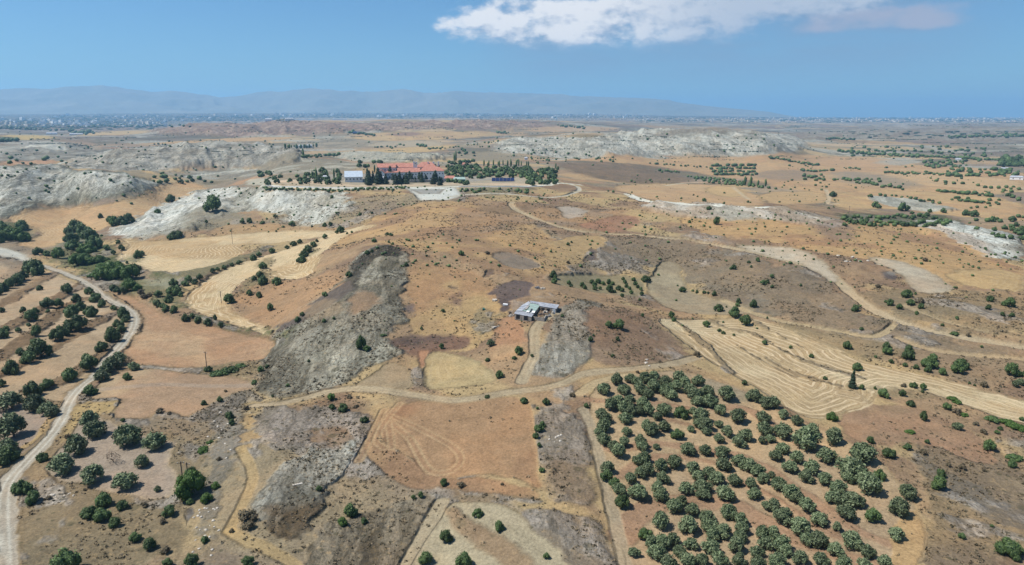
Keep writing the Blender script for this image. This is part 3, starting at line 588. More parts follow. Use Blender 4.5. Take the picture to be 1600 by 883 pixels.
def ground_material():
    m = bpy.data.materials.new('dry_ground'); m.use_nodes = True; w = NT(m.node_tree); w.n.clear()
    land = w.node('ShaderNodeAttribute', attribute_name='land').outputs['Color']
    mx = w.node('ShaderNodeSeparateColor', {0: w.node('ShaderNodeAttribute', attribute_name='mixr').outputs['Color']})
    ln = w.node('ShaderNodeAttribute', attribute_name='line').outputs['Fac']
    pos = w.node('ShaderNodeTexCoord').outputs['Object']
    scrub, bad, stub = mx.outputs[0], mx.outputs[1], mx.outputs[2]
    nA = w.noise(pos, 0.22, 8, 0.68); nB = w.noise(pos, 1.6, 5, 0.65); nC = w.noise(pos, 0.045, 6, 0.62, 0.4)
    f = w.math('ADD', w.maprange(nA, 0.3, 0.7, 0.80, 1.2, False), w.maprange(nB, 0.3, 0.7, -0.27, 0.27, False))
    f = w.math('ADD', f, w.maprange(w.noise(pos, 5.0, 3, 0.6), 0.3, 0.7, -0.18, 0.18, False))
    f = w.math('ADD', f, w.maprange(nC, 0.3, 0.7, -0.10, 0.10, False))
    c = w.mix(1.0, land, w.node('ShaderNodeCombineColor', {0: f, 1: f, 2: f}).outputs[0], 'MULTIPLY')
    # warm / cool drift of the soil
    c = w.mix(w.math('MULTIPLY', w.maprange(nC, 0.45, 0.62), 0.35), c, w.mix(1.0, c, (1.10, 0.93, 0.80, 1), 'MULTIPLY'))
    # straw tussocks lighter than the soil
    nS = w.noise(w.mapping(pos, sc=(1, 1, 1), loc=(30, 5, 0)), 0.75, 6, 0.72)
    straw = w.math('MULTIPLY', w.maprange(nS, 0.52, 0.68), w.math('MULTIPLY', scrub, 0.50))
    c = w.mix(straw, c, rgba((214,182,132)))
    # low grey-green shrublets: two sizes of irregular spots
    wp = w.node('ShaderNodeVectorMath', {0: pos, 1: w.node('ShaderNodeVectorMath', {0: w.node('ShaderNodeTexNoise', {'Vector': pos, 'Scale': 0.9, 'Detail': 3}).outputs[1], 1: (0.5, 0.5, 0.5)}, operation='SUBTRACT').outputs[0]}, operation='ADD').outputs[0]
    for sc, th, st, cl in ((0.52, 0.34, 0.75, (104,98,74)), (0.19, 0.30, 0.55, (98,94,68)), (1.3, 0.36, 0.45, (116,104,84))):
        v = w.node('ShaderNodeTexVoronoi', {'Vector': wp, 'Scale': sc, 'Randomness': 1.0})
        rnd = w.node('ShaderNodeSeparateColor', {0: v.outputs['Color']}).outputs[0]
        r = w.math('MULTIPLY', w.math('SUBTRACT', rnd, 0.25), th*1.3)
        d = w.math('SUBTRACT', r, v.outputs['Distance'])
        spot = w.math('MULTIPLY', w.maprange(d, -0.03, 0.08), w.math('MULTIPLY', w.maprange(scrub, 0.15, 0.95), st))
        c = w.mix(spot, c, rgba(cl))
    # marl: pale streaks and cracks down the slopes
    nM = w.noise(w.mapping(pos, sc=(1, 0.35, 1), rot=(0, 0, 0.5)), 0.10, 8, 0.72, 0.8)
    c = w.mix(w.math('MULTIPLY', w.maprange(nM, 0.54, 0.62), w.math('MULTIPLY', bad, 0.45)), c, w.mix(1.0, c, (1.30, 1.32, 1.34, 1), 'MULTIPLY'))
    c = w.mix(w.math('MULTIPLY', w.maprange(nM, 0.46, 0.40), w.math('MULTIPLY', bad, 0.60)), c, w.mix(1.0, c, (0.66, 0.66, 0.63, 1), 'MULTIPLY'))
    for fr, lo_, hi_ in ((0.05, 0.475, 0.445), (0.17, 0.475, 0.445), (0.55, 0.47, 0.43)):
        nG = w.noise(w.mapping(pos, sc=(1, 0.22, 1), rot=(0, 0, -0.42)), fr, 5, 0.7, 0.6)
        c = w.mix(w.math('MULTIPLY', w.maprange(nG, lo_, hi_), w.math('MULTIPLY', bad, 0.62)), c, w.mix(1.0, c, (0.50, 0.49, 0.46, 1), 'MULTIPLY'))
        c = w.mix(w.math('MULTIPLY', w.maprange(nG, 0.55, 0.60), w.math('MULTIPLY', bad, 0.35)), c, w.mix(1.0, c, (1.3, 1.3, 1.32, 1), 'MULTIPLY'))
    mk = w.node('ShaderNodeTexVoronoi', {'Vector': w.mapping(wp, sc=(1, 0.6, 1), rot=(0, 0, 0.4)), 'Scale': 0.34}, feature='DISTANCE_TO_EDGE').outputs['Distance']
    c = w.mix(w.math('MULTIPLY', w.maprange(mk, 0.10, 0.02), w.math('MULTIPLY', w.math('MULTIPLY', bad, 0.55), w.maprange(nA, 0.42, 0.58))), c, rgba((84,80,70)))
    nK = w.noise(w.mapping(pos, loc=(11, 3, 0)), 0.85, 4, 0.7)
    c = w.mix(w.math('MULTIPLY', w.maprange(nK, 0.57, 0.64), w.math('MULTIPLY', w.math('MULTIPLY', bad, scrub), 0.75)), c, rgba((86,84,70)))
    # stubble rows following the field edge
    lw = w.math('ADD', ln, w.math('MULTIPLY', w.math('SUBTRACT', w.noise(pos, 0.05, 3, 0.5), 0.5), 9.0))
    lw = w.math('ADD', lw, w.math('MULTIPLY', nA, 1.6))
    s1 = w.maprange(w.math('SINE', w.math('MULTIPLY', lw, 2.5)), 0.1, 0.9)
    s2 = w.math('SINE', w.math('MULTIPLY', lw, 6.1))
    gate = w.maprange(w.noise(pos, 0.06, 3, 0.6), 0.38, 0.55, 0.35, 1.0)
    s1 = w.math('MULTIPLY', w.math('MULTIPLY', s1, gate), stub)
    c = w.mix(w.math('MULTIPLY', s1, 0.75), c, rgba((246,222,180)))
    c = w.mix(w.math('MULTIPLY', w.maprange(s2, 0.2, 1.0), w.math('MULTIPLY', stub, 0.45)), c, rgba((168,132,92)))
    c = w.mix(1.0, c, (ALB, ALB, ALB, 1), 'MULTIPLY')
    hgt = w.math('ADD', w.math('MULTIPLY', nA, 0.9), w.math('MULTIPLY', w.math('MULTIPLY', nS, scrub), 1.2))
    hgt = w.math('ADD', hgt, w.math('MULTIPLY', w.math('MULTIPLY', nC, scrub), 7.0))
    hgt = w.math('ADD', hgt, w.math('MULTIPLY', w.math('MULTIPLY', nM, bad), 4.0))
    bump = w.node('ShaderNodeBump', {'Strength': 0.6, 'Distance': 0.6, 'Height': hgt}).outputs[0]
    p = w.node('ShaderNodeBsdfPrincipled', {'Base Color': c, 'Roughness': 0.95, 'Specular IOR Level': 0.1, 'Normal': bump})
    w.node('ShaderNodeOutputMaterial', {'Surface': p.outputs[0]})
    return m
ground = make_ground(); ground.data.materials.append(ground_material())

# ---- haze, the air itself
def box_mesh(name, lo, hi):
    me = bpy.data.meshes.new(name)
    v = [(x, y, z) for x in (lo[0], hi[0]) for y in (lo[1], hi[1]) for z in (lo[2], hi[2])]
    me.from_pydata(v, [], [(0,1,3,2),(4,6,7,5),(0,4,5,1),(2,3,7,6),(0,2,6,4),(1,5,7,3)]); return me
MOUNT_TOP = 800.0
zmin = float(GZ.min())
hz = bpy.data.objects.new('haze', box_mesh('haze', (-27500, -400, zmin-1.0), (27500, 31000, MOUNT_TOP+8))); C.objects.link(hz); hz['kind'] = 'stuff'
hm = bpy.data.materials.new('haze_air'); hm.use_nodes = True; w = NT(hm.node_tree); w.n.clear()
HAZE = 7.2e-5
pv = w.node('ShaderNodeVolumePrincipled', {'Color': (0.34, 0.66, 1.0, 1), 'Density': HAZE, 'Anisotropy': 0.2})
w.node('ShaderNodeOutputMaterial', {'Volume': pv.outputs[0]}); hz.data.materials.append(hm)

# ---- mountains on the left horizon
def make_mountains():
    crest = [(-700,160),(-300,150),(-60,146),(0,141),(20,146),(50,141),(100,142),(150,139),(200,140),(250,146),(270,148),(300,143),(330,146),(370,150),(420,146),(470,143),(505,139),(540,144),(580,148),(640,141),(670,147),(720,143),(770,144),(850,145),(930,150),(1010,156),(1080,164),(1180,176),(1240,186)]
    cu = np.array([c[0] for c in crest], float); cv = np.array([c[1] for c in crest], float)
    A_ = np.linspace(ray(-650, 441)[0], ray(1235, 441)[0], 620); nD = 90
    D_ = np.linspace(12500, 20000, nD)
    uu = np.interp(A_, [ray(x, 441.5)[0] for x in cu], cu)
    AA, DM = np.meshgrid(A_, D_); x = DM*np.sin(AA); y = DM*np.cos(AA)
    vv = np.interp(uu, cu, cv); slope = np.array([ray(u_, v_)[1] for u_, v_ in zip(uu, vv)])
    ztop = H-16000*slope
    base = bil(CZ, AA, np.log(DM), ca[0], ca[-1], cl[0], cl[-1])
    t = np.exp(-((DM-16000)/1500)**2)*1.0
    rg = ridged(x, y, 2600, 5, 61)
    amp = (ztop[None, :]-base)
    z = base-30+amp*t*(0.93+0.22*(fbm(x, y, 900, 4, 63)-0.5)+0.22*(ridged(x, y*0.4, 1500, 4, 64)-0.35))+ (rg-0.6)*420*np.exp(-((DM-14600)/1300)**2)*np.clip(amp/300, 0, 1)
    z = z+30*sstep(0.02, 0.15, t)
    z = np.minimum(z, MOUNT_TOP)
    me = bpy.data.meshes.new('hills'); n = z.size
    me.vertices.add(n); me.vertices.foreach_set('co', np.stack([x, y, z], -1).astype(np.float32).ravel())
    nA2 = len(A_); i = (np.arange(nD-1)[:, None]*nA2+np.arange(nA2-1)[None, :]).ravel()
    q = np.stack([i, i+1, i+1+nA2, i+nA2], 1).astype(np.int32); nf = len(q)
    me.loops.add(nf*4); me.loops.foreach_set('vertex_index', q.ravel()); me.polygons.add(nf)
    me.polygons.foreach_set('loop_start', np.arange(0, nf*4, 4, dtype=np.int32)); me.polygons.foreach_set('use_smooth', np.ones(nf, bool)); me.update(calc_edges=True)
    o = bpy.data.objects.new('hills', me); C.objects.link(o); o['kind'] = 'structure'
    m = bpy.data.materials.new('mountain_rock'); m.use_nodes = True; w = NT(m.node_tree)
    pr = w.n['Principled BSDF']; pos = w.node('ShaderNodeTexCoord').outputs['Object']
    w.l.new(w.mix(w.noise(pos, 0.0012, 6, 0.6), (0.09, 0.12, 0.10, 1), (0.24, 0.22, 0.17, 1)), pr.inputs['Base Color']); pr.inputs['Roughness'].default_value = 1
    me.materials.append(m)
make_mountains()
# ------------------------------------------------------------------ materials for things
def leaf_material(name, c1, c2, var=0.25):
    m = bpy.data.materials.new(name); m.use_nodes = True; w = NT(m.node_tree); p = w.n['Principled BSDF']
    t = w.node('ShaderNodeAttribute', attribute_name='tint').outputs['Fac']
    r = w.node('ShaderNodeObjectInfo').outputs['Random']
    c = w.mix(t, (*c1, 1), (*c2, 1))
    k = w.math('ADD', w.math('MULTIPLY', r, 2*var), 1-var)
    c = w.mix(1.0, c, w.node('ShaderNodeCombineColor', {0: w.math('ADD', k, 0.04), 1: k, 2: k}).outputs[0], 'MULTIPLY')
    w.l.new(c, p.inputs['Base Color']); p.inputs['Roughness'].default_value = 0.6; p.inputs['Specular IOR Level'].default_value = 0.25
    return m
def flat_material(name, c, rough=0.8, var=0.12, scale=2.0, metal=0.0):
    m = bpy.data.materials.new(name); m.use_nodes = True; w = NT(m.node_tree); p = w.n['Principled BSDF']
    n = w.noise(w.node('ShaderNodeTexCoord').outputs['Object'], scale, 5, 0.65)
    w.l.new(w.mix(w.maprange(n, 0.3, 0.7), tuple(v*(1-var) for v in c)+(1,), tuple(min(1, v*(1+var)) for v in c)+(1,)), p.inputs['Base Color'])
    p.inputs['Roughness'].default_value = rough; p.inputs['Metallic'].default_value = metal; return m
M = dict(
    olive=leaf_material('olive_leaves', (0.050, 0.080, 0.034), (0.20, 0.245, 0.125), 0.28),
    carob=leaf_material('dark_leaves', (0.034, 0.064, 0.020), (0.115, 0.170, 0.052), 0.30),
    green=leaf_material('bright_leaves', (0.035, 0.075, 0.012), (0.110, 0.185, 0.040), 0.15),
    pine=leaf_material('conifer_leaves', (0.014, 0.032, 0.016), (0.050, 0.080, 0.038), 0.25),
    dry=leaf_material('dry_twigs', (0.12, 0.085, 0.050), (0.25, 0.19, 0.12), 0.2),
    grey=leaf_material('grey_scrub', (0.060, 0.056, 0.030), (0.23, 0.18, 0.105), 0.2),
    bark=flat_material('bark', (0.14, 0.11, 0.085), 0.9, 0.3, 3.0))

# ------------------------------------------------------------------ plants
def mesh_np(name, V, F4, tint=None, mat=None, smooth=False):
    """V (n,3); F4 list of index arrays of shape (k,3) or (k,4)"""
    me = bpy.data.meshes.new(name); n = len(V)
    me.vertices.add(n); me.vertices.foreach_set('co', np.asarray(V, np.float32).ravel())
    starts = []; idx = []; s = 0
    for F in F4:
        F = np.asarray(F, np.int32)
        if len(F) == 0: continue
        k = F.shape[1]; starts.append(np.arange(s, s+k*len(F), k, dtype=np.int32)); idx.append(F.ravel()); s += k*len(F)
    me.loops.add(s); me.loops.foreach_set('vertex_index', np.concatenate(idx))
    st = np.concatenate(starts); me.polygons.add(len(st)); me.polygons.foreach_set('loop_start', st)
    if smooth: me.polygons.foreach_set('use_smooth', np.ones(len(st), bool))
    me.update(calc_edges=True)
    if tint is not None:
        a = me.attributes.new('tint', 'FLOAT', 'POINT'); a.data.foreach_set('value', np.asarray(tint, np.float32))
    if mat: me.materials.append(mat)
    return me
def rand_dirs(n, up=0.0):
    v = rng.normal(size=(n, 3)); v[:, 2] += up; return v/np.linalg.norm(v, axis=1)[:, None]
def leaf_quads(P, N, size, jitter=0.6):
    n = len(P); N = N+rng.normal(size=(n, 3))*jitter; N /= np.linalg.norm(N, axis=1)[:, None]
    a = np.cross(N, rng.normal(size=(n, 3))); a /= np.linalg.norm(a, axis=1)[:, None]; b = np.cross(N, a)
    s = (size if isinstance(size, np.ndarray) else float(size))*rng.uniform(0.6, 1.3, n)[:, None]; q = rng.uniform(0.5, 1.0, n)[:, None]
    V = np.stack([P-a*s, P-b*s*q*0.6, P+a*s, P+b*s*q*0.6], 1).reshape(-1, 3)
    return V, np.arange(4*n).reshape(-1, 4)
_ico = bmesh.new(); bmesh.ops.create_icosphere(_ico, subdivisions=2, radius=1.0)
ICO_V = np.array([v.co[:] for v in _ico.verts]); ICO_F = np.array([[v.index for v in f.verts] for f in _ico.faces]); _ico.free()
def crown_mesh(name, mat, lobes, n_leaf, leaf, core=0.80, tip=0.0):
    """lobes: (x, y, z, rx, rz).  Leaf clumps through the shell of each lobe round a darker solid core in the same leaf material"""
    L = np.array(lobes, float); wts = L[:, 3]**2; k = rng.choice(len(L), n_leaf, p=wts/wts.sum())
    d = rand_dirs(n_leaf, 0.25); lump = 1+0.16*np.sin(d[:, 0]*5+k*1.7)*np.sin(d[:, 1]*6+k)+0.10*rng.normal(size=n_leaf)
    r = rng.uniform(0.72, 1.06, n_leaf)*lump
    P = L[k, :3]+d*np.column_stack([L[k, 3]*r, L[k, 3]*r, L[k, 4]*r])
    # drop leaves buried inside other lobes, keep the rest
    keep = np.ones(n_leaf, bool)
    for i in range(len(L)):
        q = (P-L[i, :3])/np.array([L[i, 3], L[i, 3], L[i, 4]]); keep &= ~((np.linalg.norm(q, axis=1) < 0.62) & (k != i))
    keep &= P[:, 2] > 0.02
    P = P[keep]; d = d[keep]; k = k[keep]
    V, F = leaf_quads(P, d, leaf)
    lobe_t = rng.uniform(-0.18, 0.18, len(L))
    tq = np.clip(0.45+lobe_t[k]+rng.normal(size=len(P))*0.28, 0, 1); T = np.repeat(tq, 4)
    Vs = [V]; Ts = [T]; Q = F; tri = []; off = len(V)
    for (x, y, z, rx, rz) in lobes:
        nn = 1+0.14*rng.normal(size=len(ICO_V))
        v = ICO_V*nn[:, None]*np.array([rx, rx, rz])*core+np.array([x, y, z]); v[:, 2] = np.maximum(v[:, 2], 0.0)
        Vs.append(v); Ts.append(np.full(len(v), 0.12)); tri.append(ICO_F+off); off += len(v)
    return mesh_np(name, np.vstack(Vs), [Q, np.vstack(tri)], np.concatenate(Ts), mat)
def trunk_mesh(name, h, r, forks, spread):
    V = []; F = []
    def limb(p0, p1, r0, r1, n=6):
        p0, p1 = Vector(p0), Vector(p1); ax = (p1-p0).normalized(); a = ax.orthogonal().normalized(); b = ax.cross(a); o = len(V)
        for t in (0, 0.5, 1.0):
            c = p0.lerp(p1, t)+ (a*math.sin(t*3)*r0*0.4)
            rr = r0+(r1-r0)*t
            for i in range(n): V.append(c+(a*math.cos(2*math.pi*i/n)+b*math.sin(2*math.pi*i/n))*rr)
        for s in range(2):
            for i in range(n): F.append([o+s*n+i, o+s*n+(i+1) % n, o+(s+1)*n+(i+1) % n, o+(s+1)*n+i])
    limb((0, 0, -0.3), (0.03, 0.02, h*0.45), r*1.35, r)
    for i in range(forks):
        a = 2*math.pi*i/forks+random.uniform(-.4, .4)
        mid = (math.cos(a)*spread*0.4, math.sin(a)*spread*0.4, h*0.75)
        limb((0.03, 0.02, h*0.42), mid, r*0.7, r*0.45); limb(mid, (math.cos(a+.3)*spread, math.sin(a+.3)*spread, h*1.15), r*0.45, r*0.15)
    return mesh_np(name, np.array([v[:] for v in V]), [F], None, M['bark'], True)
def lobes_round(n, R_, hz, z0, sz=0.45):
    out = []
    for i in range(n):
        a = 2*math.pi*i/n+random.uniform(-.5, .5); rr = R_*random.uniform(0.42, 0.68); s = R_*random.uniform(0.28, 0.48)
        out.append((math.cos(a)*rr, math.sin(a)*rr, z0+hz*random.uniform(0.25, 0.55), s, s*random.uniform(0.8, 1.05)*hz/R_/1.1))
    out.append((random.uniform(-.1, .1)*R_, random.uniform(-.1, .1)*R_, z0+hz*0.58, R_*0.55, hz*0.42))
    for i in range(2):
        a = random.uniform(0, 6.28); out.append((math.cos(a)*R_*0.25, math.sin(a)*R_*0.25, z0+hz*0.72, R_*0.34, hz*0.26))
    return out
# unit plants: crown about 1 m in diameter (radius 0.5), scaled where they stand
PRO = {}
def add_proto(kind, crown, trunk=None): PRO.setdefault(kind, []).append((crown, trunk))
for i in range(6):
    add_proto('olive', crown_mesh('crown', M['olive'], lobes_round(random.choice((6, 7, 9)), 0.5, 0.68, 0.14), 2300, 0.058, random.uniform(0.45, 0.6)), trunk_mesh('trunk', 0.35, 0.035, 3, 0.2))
for i in range(5):
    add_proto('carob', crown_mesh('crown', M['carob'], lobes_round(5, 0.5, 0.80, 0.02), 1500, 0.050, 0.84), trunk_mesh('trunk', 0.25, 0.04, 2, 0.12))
for i in range(2):
    add_proto('green', crown_mesh('crown', M['green'], lobes_round(6, 0.5, 0.80, 0.04), 2400, 0.038, 0.82), trunk_mesh('trunk', 0.25, 0.04, 3, 0.15))
for i in range(2):
    add_proto('low', crown_mesh('low', M['carob'], lobes_round(7, 0.5, 0.34, 0.0), 1300, 0.045, 0.84))
    add_proto('lowgreen', crown_mesh('lowgreen', M['green'], lobes_round(7, 0.5, 0.34, 0.0), 1500, 0.040, 0.84))
for i in range(3):
    add_proto('scrub', crown_mesh('scrub', M['grey'], lobes_round(4, 0.5, 0.6, 0.0), 420, 0.060, 0.70))
    add_proto('sparse', crown_mesh('crown', M['dry'], lobes_round(6, 0.5, 0.62, 0.2), 260, 0.045, 0.05), trunk_mesh('trunk', 0.42, 0.02, 6, 0.34))
for i in range(3):
    lob = [(random.uniform(-.04, .04), random.uniform(-.04, .04), 0.30+0.34*j, 0.42*(1-j*0.17), 0.30) for j in range(5)]
    add_proto('pine', crown_mesh('crown', M['pine'], lob, 1300, 0.055, 0.82), trunk_mesh('trunk', 0.4, 0.05, 2, 0.05))
for i in range(2):
    lob = [(0, 0, 0.4+0.55*j, 0.30*(1-abs(j-1.6)*0.16), 0.40) for j in range(5)]
    add_proto('cypress', crown_mesh('crown', M['pine'], lob, 900, 0.06, 0.85), trunk_mesh('trunk', 0.5, 0.05, 2, 0.04))
for i in range(4):
    add_proto('far', crown_mesh('far', M['carob'], lobes_round(4, 0.5, 0.72, 0.0), 160, 0.11, 0.92))
    add_proto('farolive', crown_mesh('farolive', M['olive'], lobes_round(4, 0.5, 0.70, 0.0), 160, 0.11, 0.92))

NAMES = {'olive': ('olive_tree', 'olive tree'), 'carob': ('evergreen_shrub', 'shrub'), 'green': ('broadleaf_tree', 'tree'), 'low': ('low_shrub', 'shrub'),
         'lowgreen': ('low_shrub', 'shrub'), 'scrub': ('grey_shrub', 'shrub'), 'sparse': ('bare_tree', 'bare tree'), 'pine': ('pine_tree', 'pine tree'),
         'cypress': ('cypress_tree', 'cypress'), 'far': ('distant_tree', 'tree'), 'farolive': ('distant_tree', 'tree')}
plants = []          # records, labelled at the end
def plant(kind, u, v, wpx, base=0.35, hf=1.0, group=None, split=True, zone=None):
    """a plant whose crown centre is seen at (u, v) and which looks wpx pixels wide"""
    x, y, z = hit(u, v+wpx*base)
    D = math.hypot(x, y); wm = wpx*math.hypot(D, H-z)/FPX*0.95
    s = wm*(1.03 if kind == 'olive' else 0.96); cm, tm = random.choice(PRO[kind])
    nm, cat = NAMES[kind]
    if tm is not None and split and wpx > 5.5:
        e = bpy.data.objects.new(nm, None); e.empty_display_size = 0.5
        for pn, me in (('crown', cm), ('trunk', tm)):
            c = bpy.data.objects.new(pn, me); C.objects.link(c); c.parent = e
    else:
        e = bpy.data.objects.new(nm, cm)
    C.objects.link(e); e.location = (x, y, z-0.04*s); e.rotation_euler = (0, 0, random.uniform(0, 6.28))
    e.scale = (s*random.uniform(.86, 1.16), s*random.uniform(.86, 1.16), s*hf*random.uniform(0.9, 1.1))
    e['category'] = cat
    plants.append(dict(o=e, u=u, v=v, w=wpx, kind=kind, zone=zone, group=group))
    return e
def batch(ox, oy, items, kind, zoom=4.0, **kw):
    for it in items:
        k = kind; hf = 1.0
        if len(it) > 3:
            k = {'g': 'green', 'o': 'olive', 'c': 'carob', 'l': 'low', 'L': 'lowgreen', 's': 'scrub', 'd': 'sparse', 'p': 'pine', 't': 'carob', 'y': 'cypress'}[it[3]]
            if it[3] == 't': hf = 1.5
        plant(k, ox+it[0]/zoom, oy+it[1]/zoom, it[2]/zoom, hf=hf, base=0.12 if k in ('low', 'lowgreen') else 0.33, **kw)

# terraced olive grove on the right
batch(800, 490, [(578,470,95),(655,415,85),(705,475,90),(745,405,80),(780,430,80),(830,400,90),(885,400,80),(885,455,90),(805,470,90),(850,505,80),(960,420,80),(955,480,90),(1000,510,80),(1020,450,90),(1045,395,90),(1080,430,80),(1110,470,90),(1165,420,85),(1140,510,100),(1165,550,80),(1220,490,90),(1235,545,100),(1340,500,115),(1510,515,100),(1585,560,90),
 (620,570,90),(665,545,90),(700,590,90),(735,550,80),(740,605,80),(820,560,95),(850,600,90),(800,610,70),(945,600,85),(910,642,70),(1055,615,95,'c'),(1130,610,60),(1305,600,85),(1410,640,115),(560,620,85),(585,655,80),(570,695,100),(545,740,70),(575,785,90),(710,650,90),(715,735,75),(840,700,80),(880,725,95),(950,705,75),(1035,750,90,'c'),(1120,720,50),(1180,640,110),(1210,690,100),(1165,690,70),(1215,735,55),(1290,690,55),(1345,735,85),(1290,780,70),(1420,800,90),(1460,760,90),(1570,650,90),(1580,720,100),(1560,790,60)], 'olive', zone='grove')
batch(800, 663, [(665,165,110),(640,140,80),(700,110,70),(800,105,90),(820,140,70),(900,140,45),(1100,150,95),(1205,165,75),(1310,175,90),(790,225,80),(830,210,90),(845,280,90),(800,300,80),(745,340,80),(600,270,90),(590,320,90,'c'),(645,370,90,'c'),(675,405,80),(690,480,105,'c'),(790,430,110),(930,260,90),(940,330,90),(915,400,90),(930,450,90),(1010,230,100),(1130,270,90),(1165,320,80),(1085,400,100),(1190,390,100),(1200,440,90),(1230,300,90),(1280,340,90),(1320,250,90),(1330,430,110),(1390,350,90),(1420,230,90),(1480,260,90),(1530,290,90),(1570,340,80),(1490,370,80),(1510,430,85),(1590,510,70),
 (1020,510,110),(1060,480,80),(1130,540,90),(925,600,120),(1100,630,125),(1220,580,90),(1360,550,110),(1430,600,90),(1440,655,90),(1230,640,100),(1260,690,90),(1320,670,100),(830,680,100,'c'),(870,740,90),(940,740,110),(1000,720,90),(1040,790,80),(1115,745,85),(1240,770,110),(1400,760,100),(1420,700,80),(1560,680,90),(1580,740,100),(760,800,70),(900,800,100),(1530,800,80),
 (980,860,100),(1100,850,90),(1190,850,90),(1300,840,100),(1420,850,90),(1540,870,90)], 'olive', zone='grove')
batch(1200, 663, [(90,45,110),(235,95,165),(275,40,90),(410,75,120),(85,150,80),(50,200,80),(10,90,60),(580,180,140),(360,200,105),(175,210,90),(140,270,90),(270,270,110),(240,330,85),(350,345,85),(510,280,150),(500,330,80),(630,370,160),(440,400,90),(410,460,95),(520,470,110),(570,490,70),(490,560,110),(650,570,105,'c'),(865,425,105),(815,525,120),(800,690,85),(20,320,50),(60,375,90),(140,430,110),(180,460,90),(240,510,100),(320,590,95),(30,510,100),(100,580,120),(60,560,70),(200,640,120),(245,720,90),(320,725,110),(430,645,60),(520,720,110),(560,760,70),(30,680,100),(80,750,110),(110,790,80),(420,785,100),(620,800,80),
 (60,850,100),(200,840,90),(330,850,100),(470,880,90),(600,880,80),(720,860,80)], 'olive', zone='grove')
batch(1200, 490, [(30,560,90),(95,630,70),(180,670,70)], 'olive', zone='grove')
batch(1200, 663, [(640,100,50),(750,180,75),(695,315,75)], 'carob', zone='grove edge')
# almond and olive rows left of the white road
batch(0, 490, [(75,340,100),(130,240,60),(180,280,90),(215,180,50),(260,230,120),(230,110,70),(350,140,80),(400,110,70),(450,75,70),(490,60,110),(115,105,35),(10,130,70),(210,480,100),(300,440,80),(440,385,85),(560,310,120),(540,280,60),(640,210,75),(710,140,110),(760,95,60),(565,480,85),(10,440,50)], 'carob', zone='terrace rows')
batch(0, 490, [(700,320,90),(740,290,90),(640,390,90),(670,350,80),(840,330,65),(795,395,60,'c')], 'olive', zone='road side')
batch(0, 490, [(70,560,110),(220,570,110),(300,600,90),(330,620,70),(80,720,160),(50,840,90)], 'olive', zone='lower orchard')
batch(0, 490, [(560,670,100),(590,730,130),(795,770,150),(965,805,120),(480,835,130)], 'olive', zone='mauve orchard')
batch(0, 663, [(395,260,130),(585,320,130),(780,360,130),(890,235,90),(985,405,40)], 'olive', zone='mauve orchard')
batch(0, 663, [(705,205,100,'d'),(935,120,70,'d')], 'sparse', zone='mauve orchard')
batch(0, 663, [(265,210,60),(130,395,90),(175,400,70),(210,460,85),(655,475,95),(765,505,70),(565,550,90),(645,570,95),(720,610,80),(1060,545,75),(845,705,75),(940,750,85),(1200,385,180,'g'),(1200,300,80),(1290,460,80,'g'),(1350,380,55,'g'),(1190,480,50),(1280,720,50),(420,855,150),(1200,860,100),(1050,865,60),(1550,855,80),(1040,780,70,'s'),(50,140,70),(60,190,110),(20,240,60),(1270,150,70,'L'),(1310,110,50,'L'),(1370,210,40,'s'),(1020,600,50,'s'),(905,500,50,'s'),(1450,660,40,'s'),(1540,560,120,'s'),(1560,620,90,'s'),(310,455,40,'s'),(530,405,25,'s')], 'carob', zone='lower left')
# valley and terraces, upper left
batch(0, 300, [(425,610,75),(250,600,40),(480,665,60),(300,700,80),(370,700,60),(145,740,40),(200,780,80),(220,745,50),(500,720,60),(450,750,80),(570,750,80),(480,830,110),(380,870,80),(600,660,70),(640,700,60),(560,620,50),(770,760,80),(790,790,60),(740,830,70),(690,870,60),(710,725,40),(20,600,70),(60,580,70),(100,560,70),(140,530,70),(0,625,60),(120,545,60),(180,830,30),(40,860,50),(10,740,40),(300,745,30)], 'carob', zone='terrace rows')
batch(0, 300, [(220,480,110),(180,470,70),(240,455,60),(140,215,75),(240,375,50),(290,385,40),(30,240,80,'g'),(70,265,100,'g'),(120,275,90,'g'),(170,285,60,'g'),(20,290,80,'g'),(10,215,60,'g'),(470,220,90),(430,250,60),(520,240,90),(450,300,90),(460,335,80),(570,280,110),(590,320,90),(630,150,40),(690,175,50),(720,185,70,'g'),(760,180,70),(810,170,70),(985,120,35),(1070,45,60),(1330,80,125),(370,390,80,'g'),(520,360,70,'g'),(560,355,80,'g'),(480,430,90,'g'),(560,430,110,'L'),(630,420,110,'L'),(520,400,90,'L'),(640,455,80,'L'),(640,510,110,'g'),(700,500,120,'g'),(760,505,120,'g'),(820,510,110,'g'),(850,490,80),(750,480,90,'g'),(590,520,80,'L'),(865,395,60),(890,385,40),(795,440,25),(1085,570,60),(1080,620,70),(1060,670,70),(1110,610,60),(1160,570,50),(1180,545,60),(1220,560,50),(1250,535,50),(990,640,50),(710,600,50),(740,615,50),(810,585,90,'g'),(860,600,60,'g'),(780,610,60),(985,700,60),(1020,715,50),(1040,725,60),(1090,735,60),(1160,790,60),(1300,810,60),(1345,790,30,'t'),(1435,670,75),(1560,630,45),(1590,540,40),(1495,440,40),(1585,410,50),(1400,470,35),(1330,490,40),(1360,480,30),(1450,455,30),(1090,270,60),(1060,285,40),(1120,265,50),(1515,185,35),(1560,180,45),(1290,185,25),(670,350,40),(710,380,35),(760,350,40),(740,315,30),(900,650,50,'s'),(930,640,50,'s'),(880,620,50,'s'),(1130,640,40),(1200,775,40),(1240,800,50),(1380,830,40)], 'carob', zone='valley')
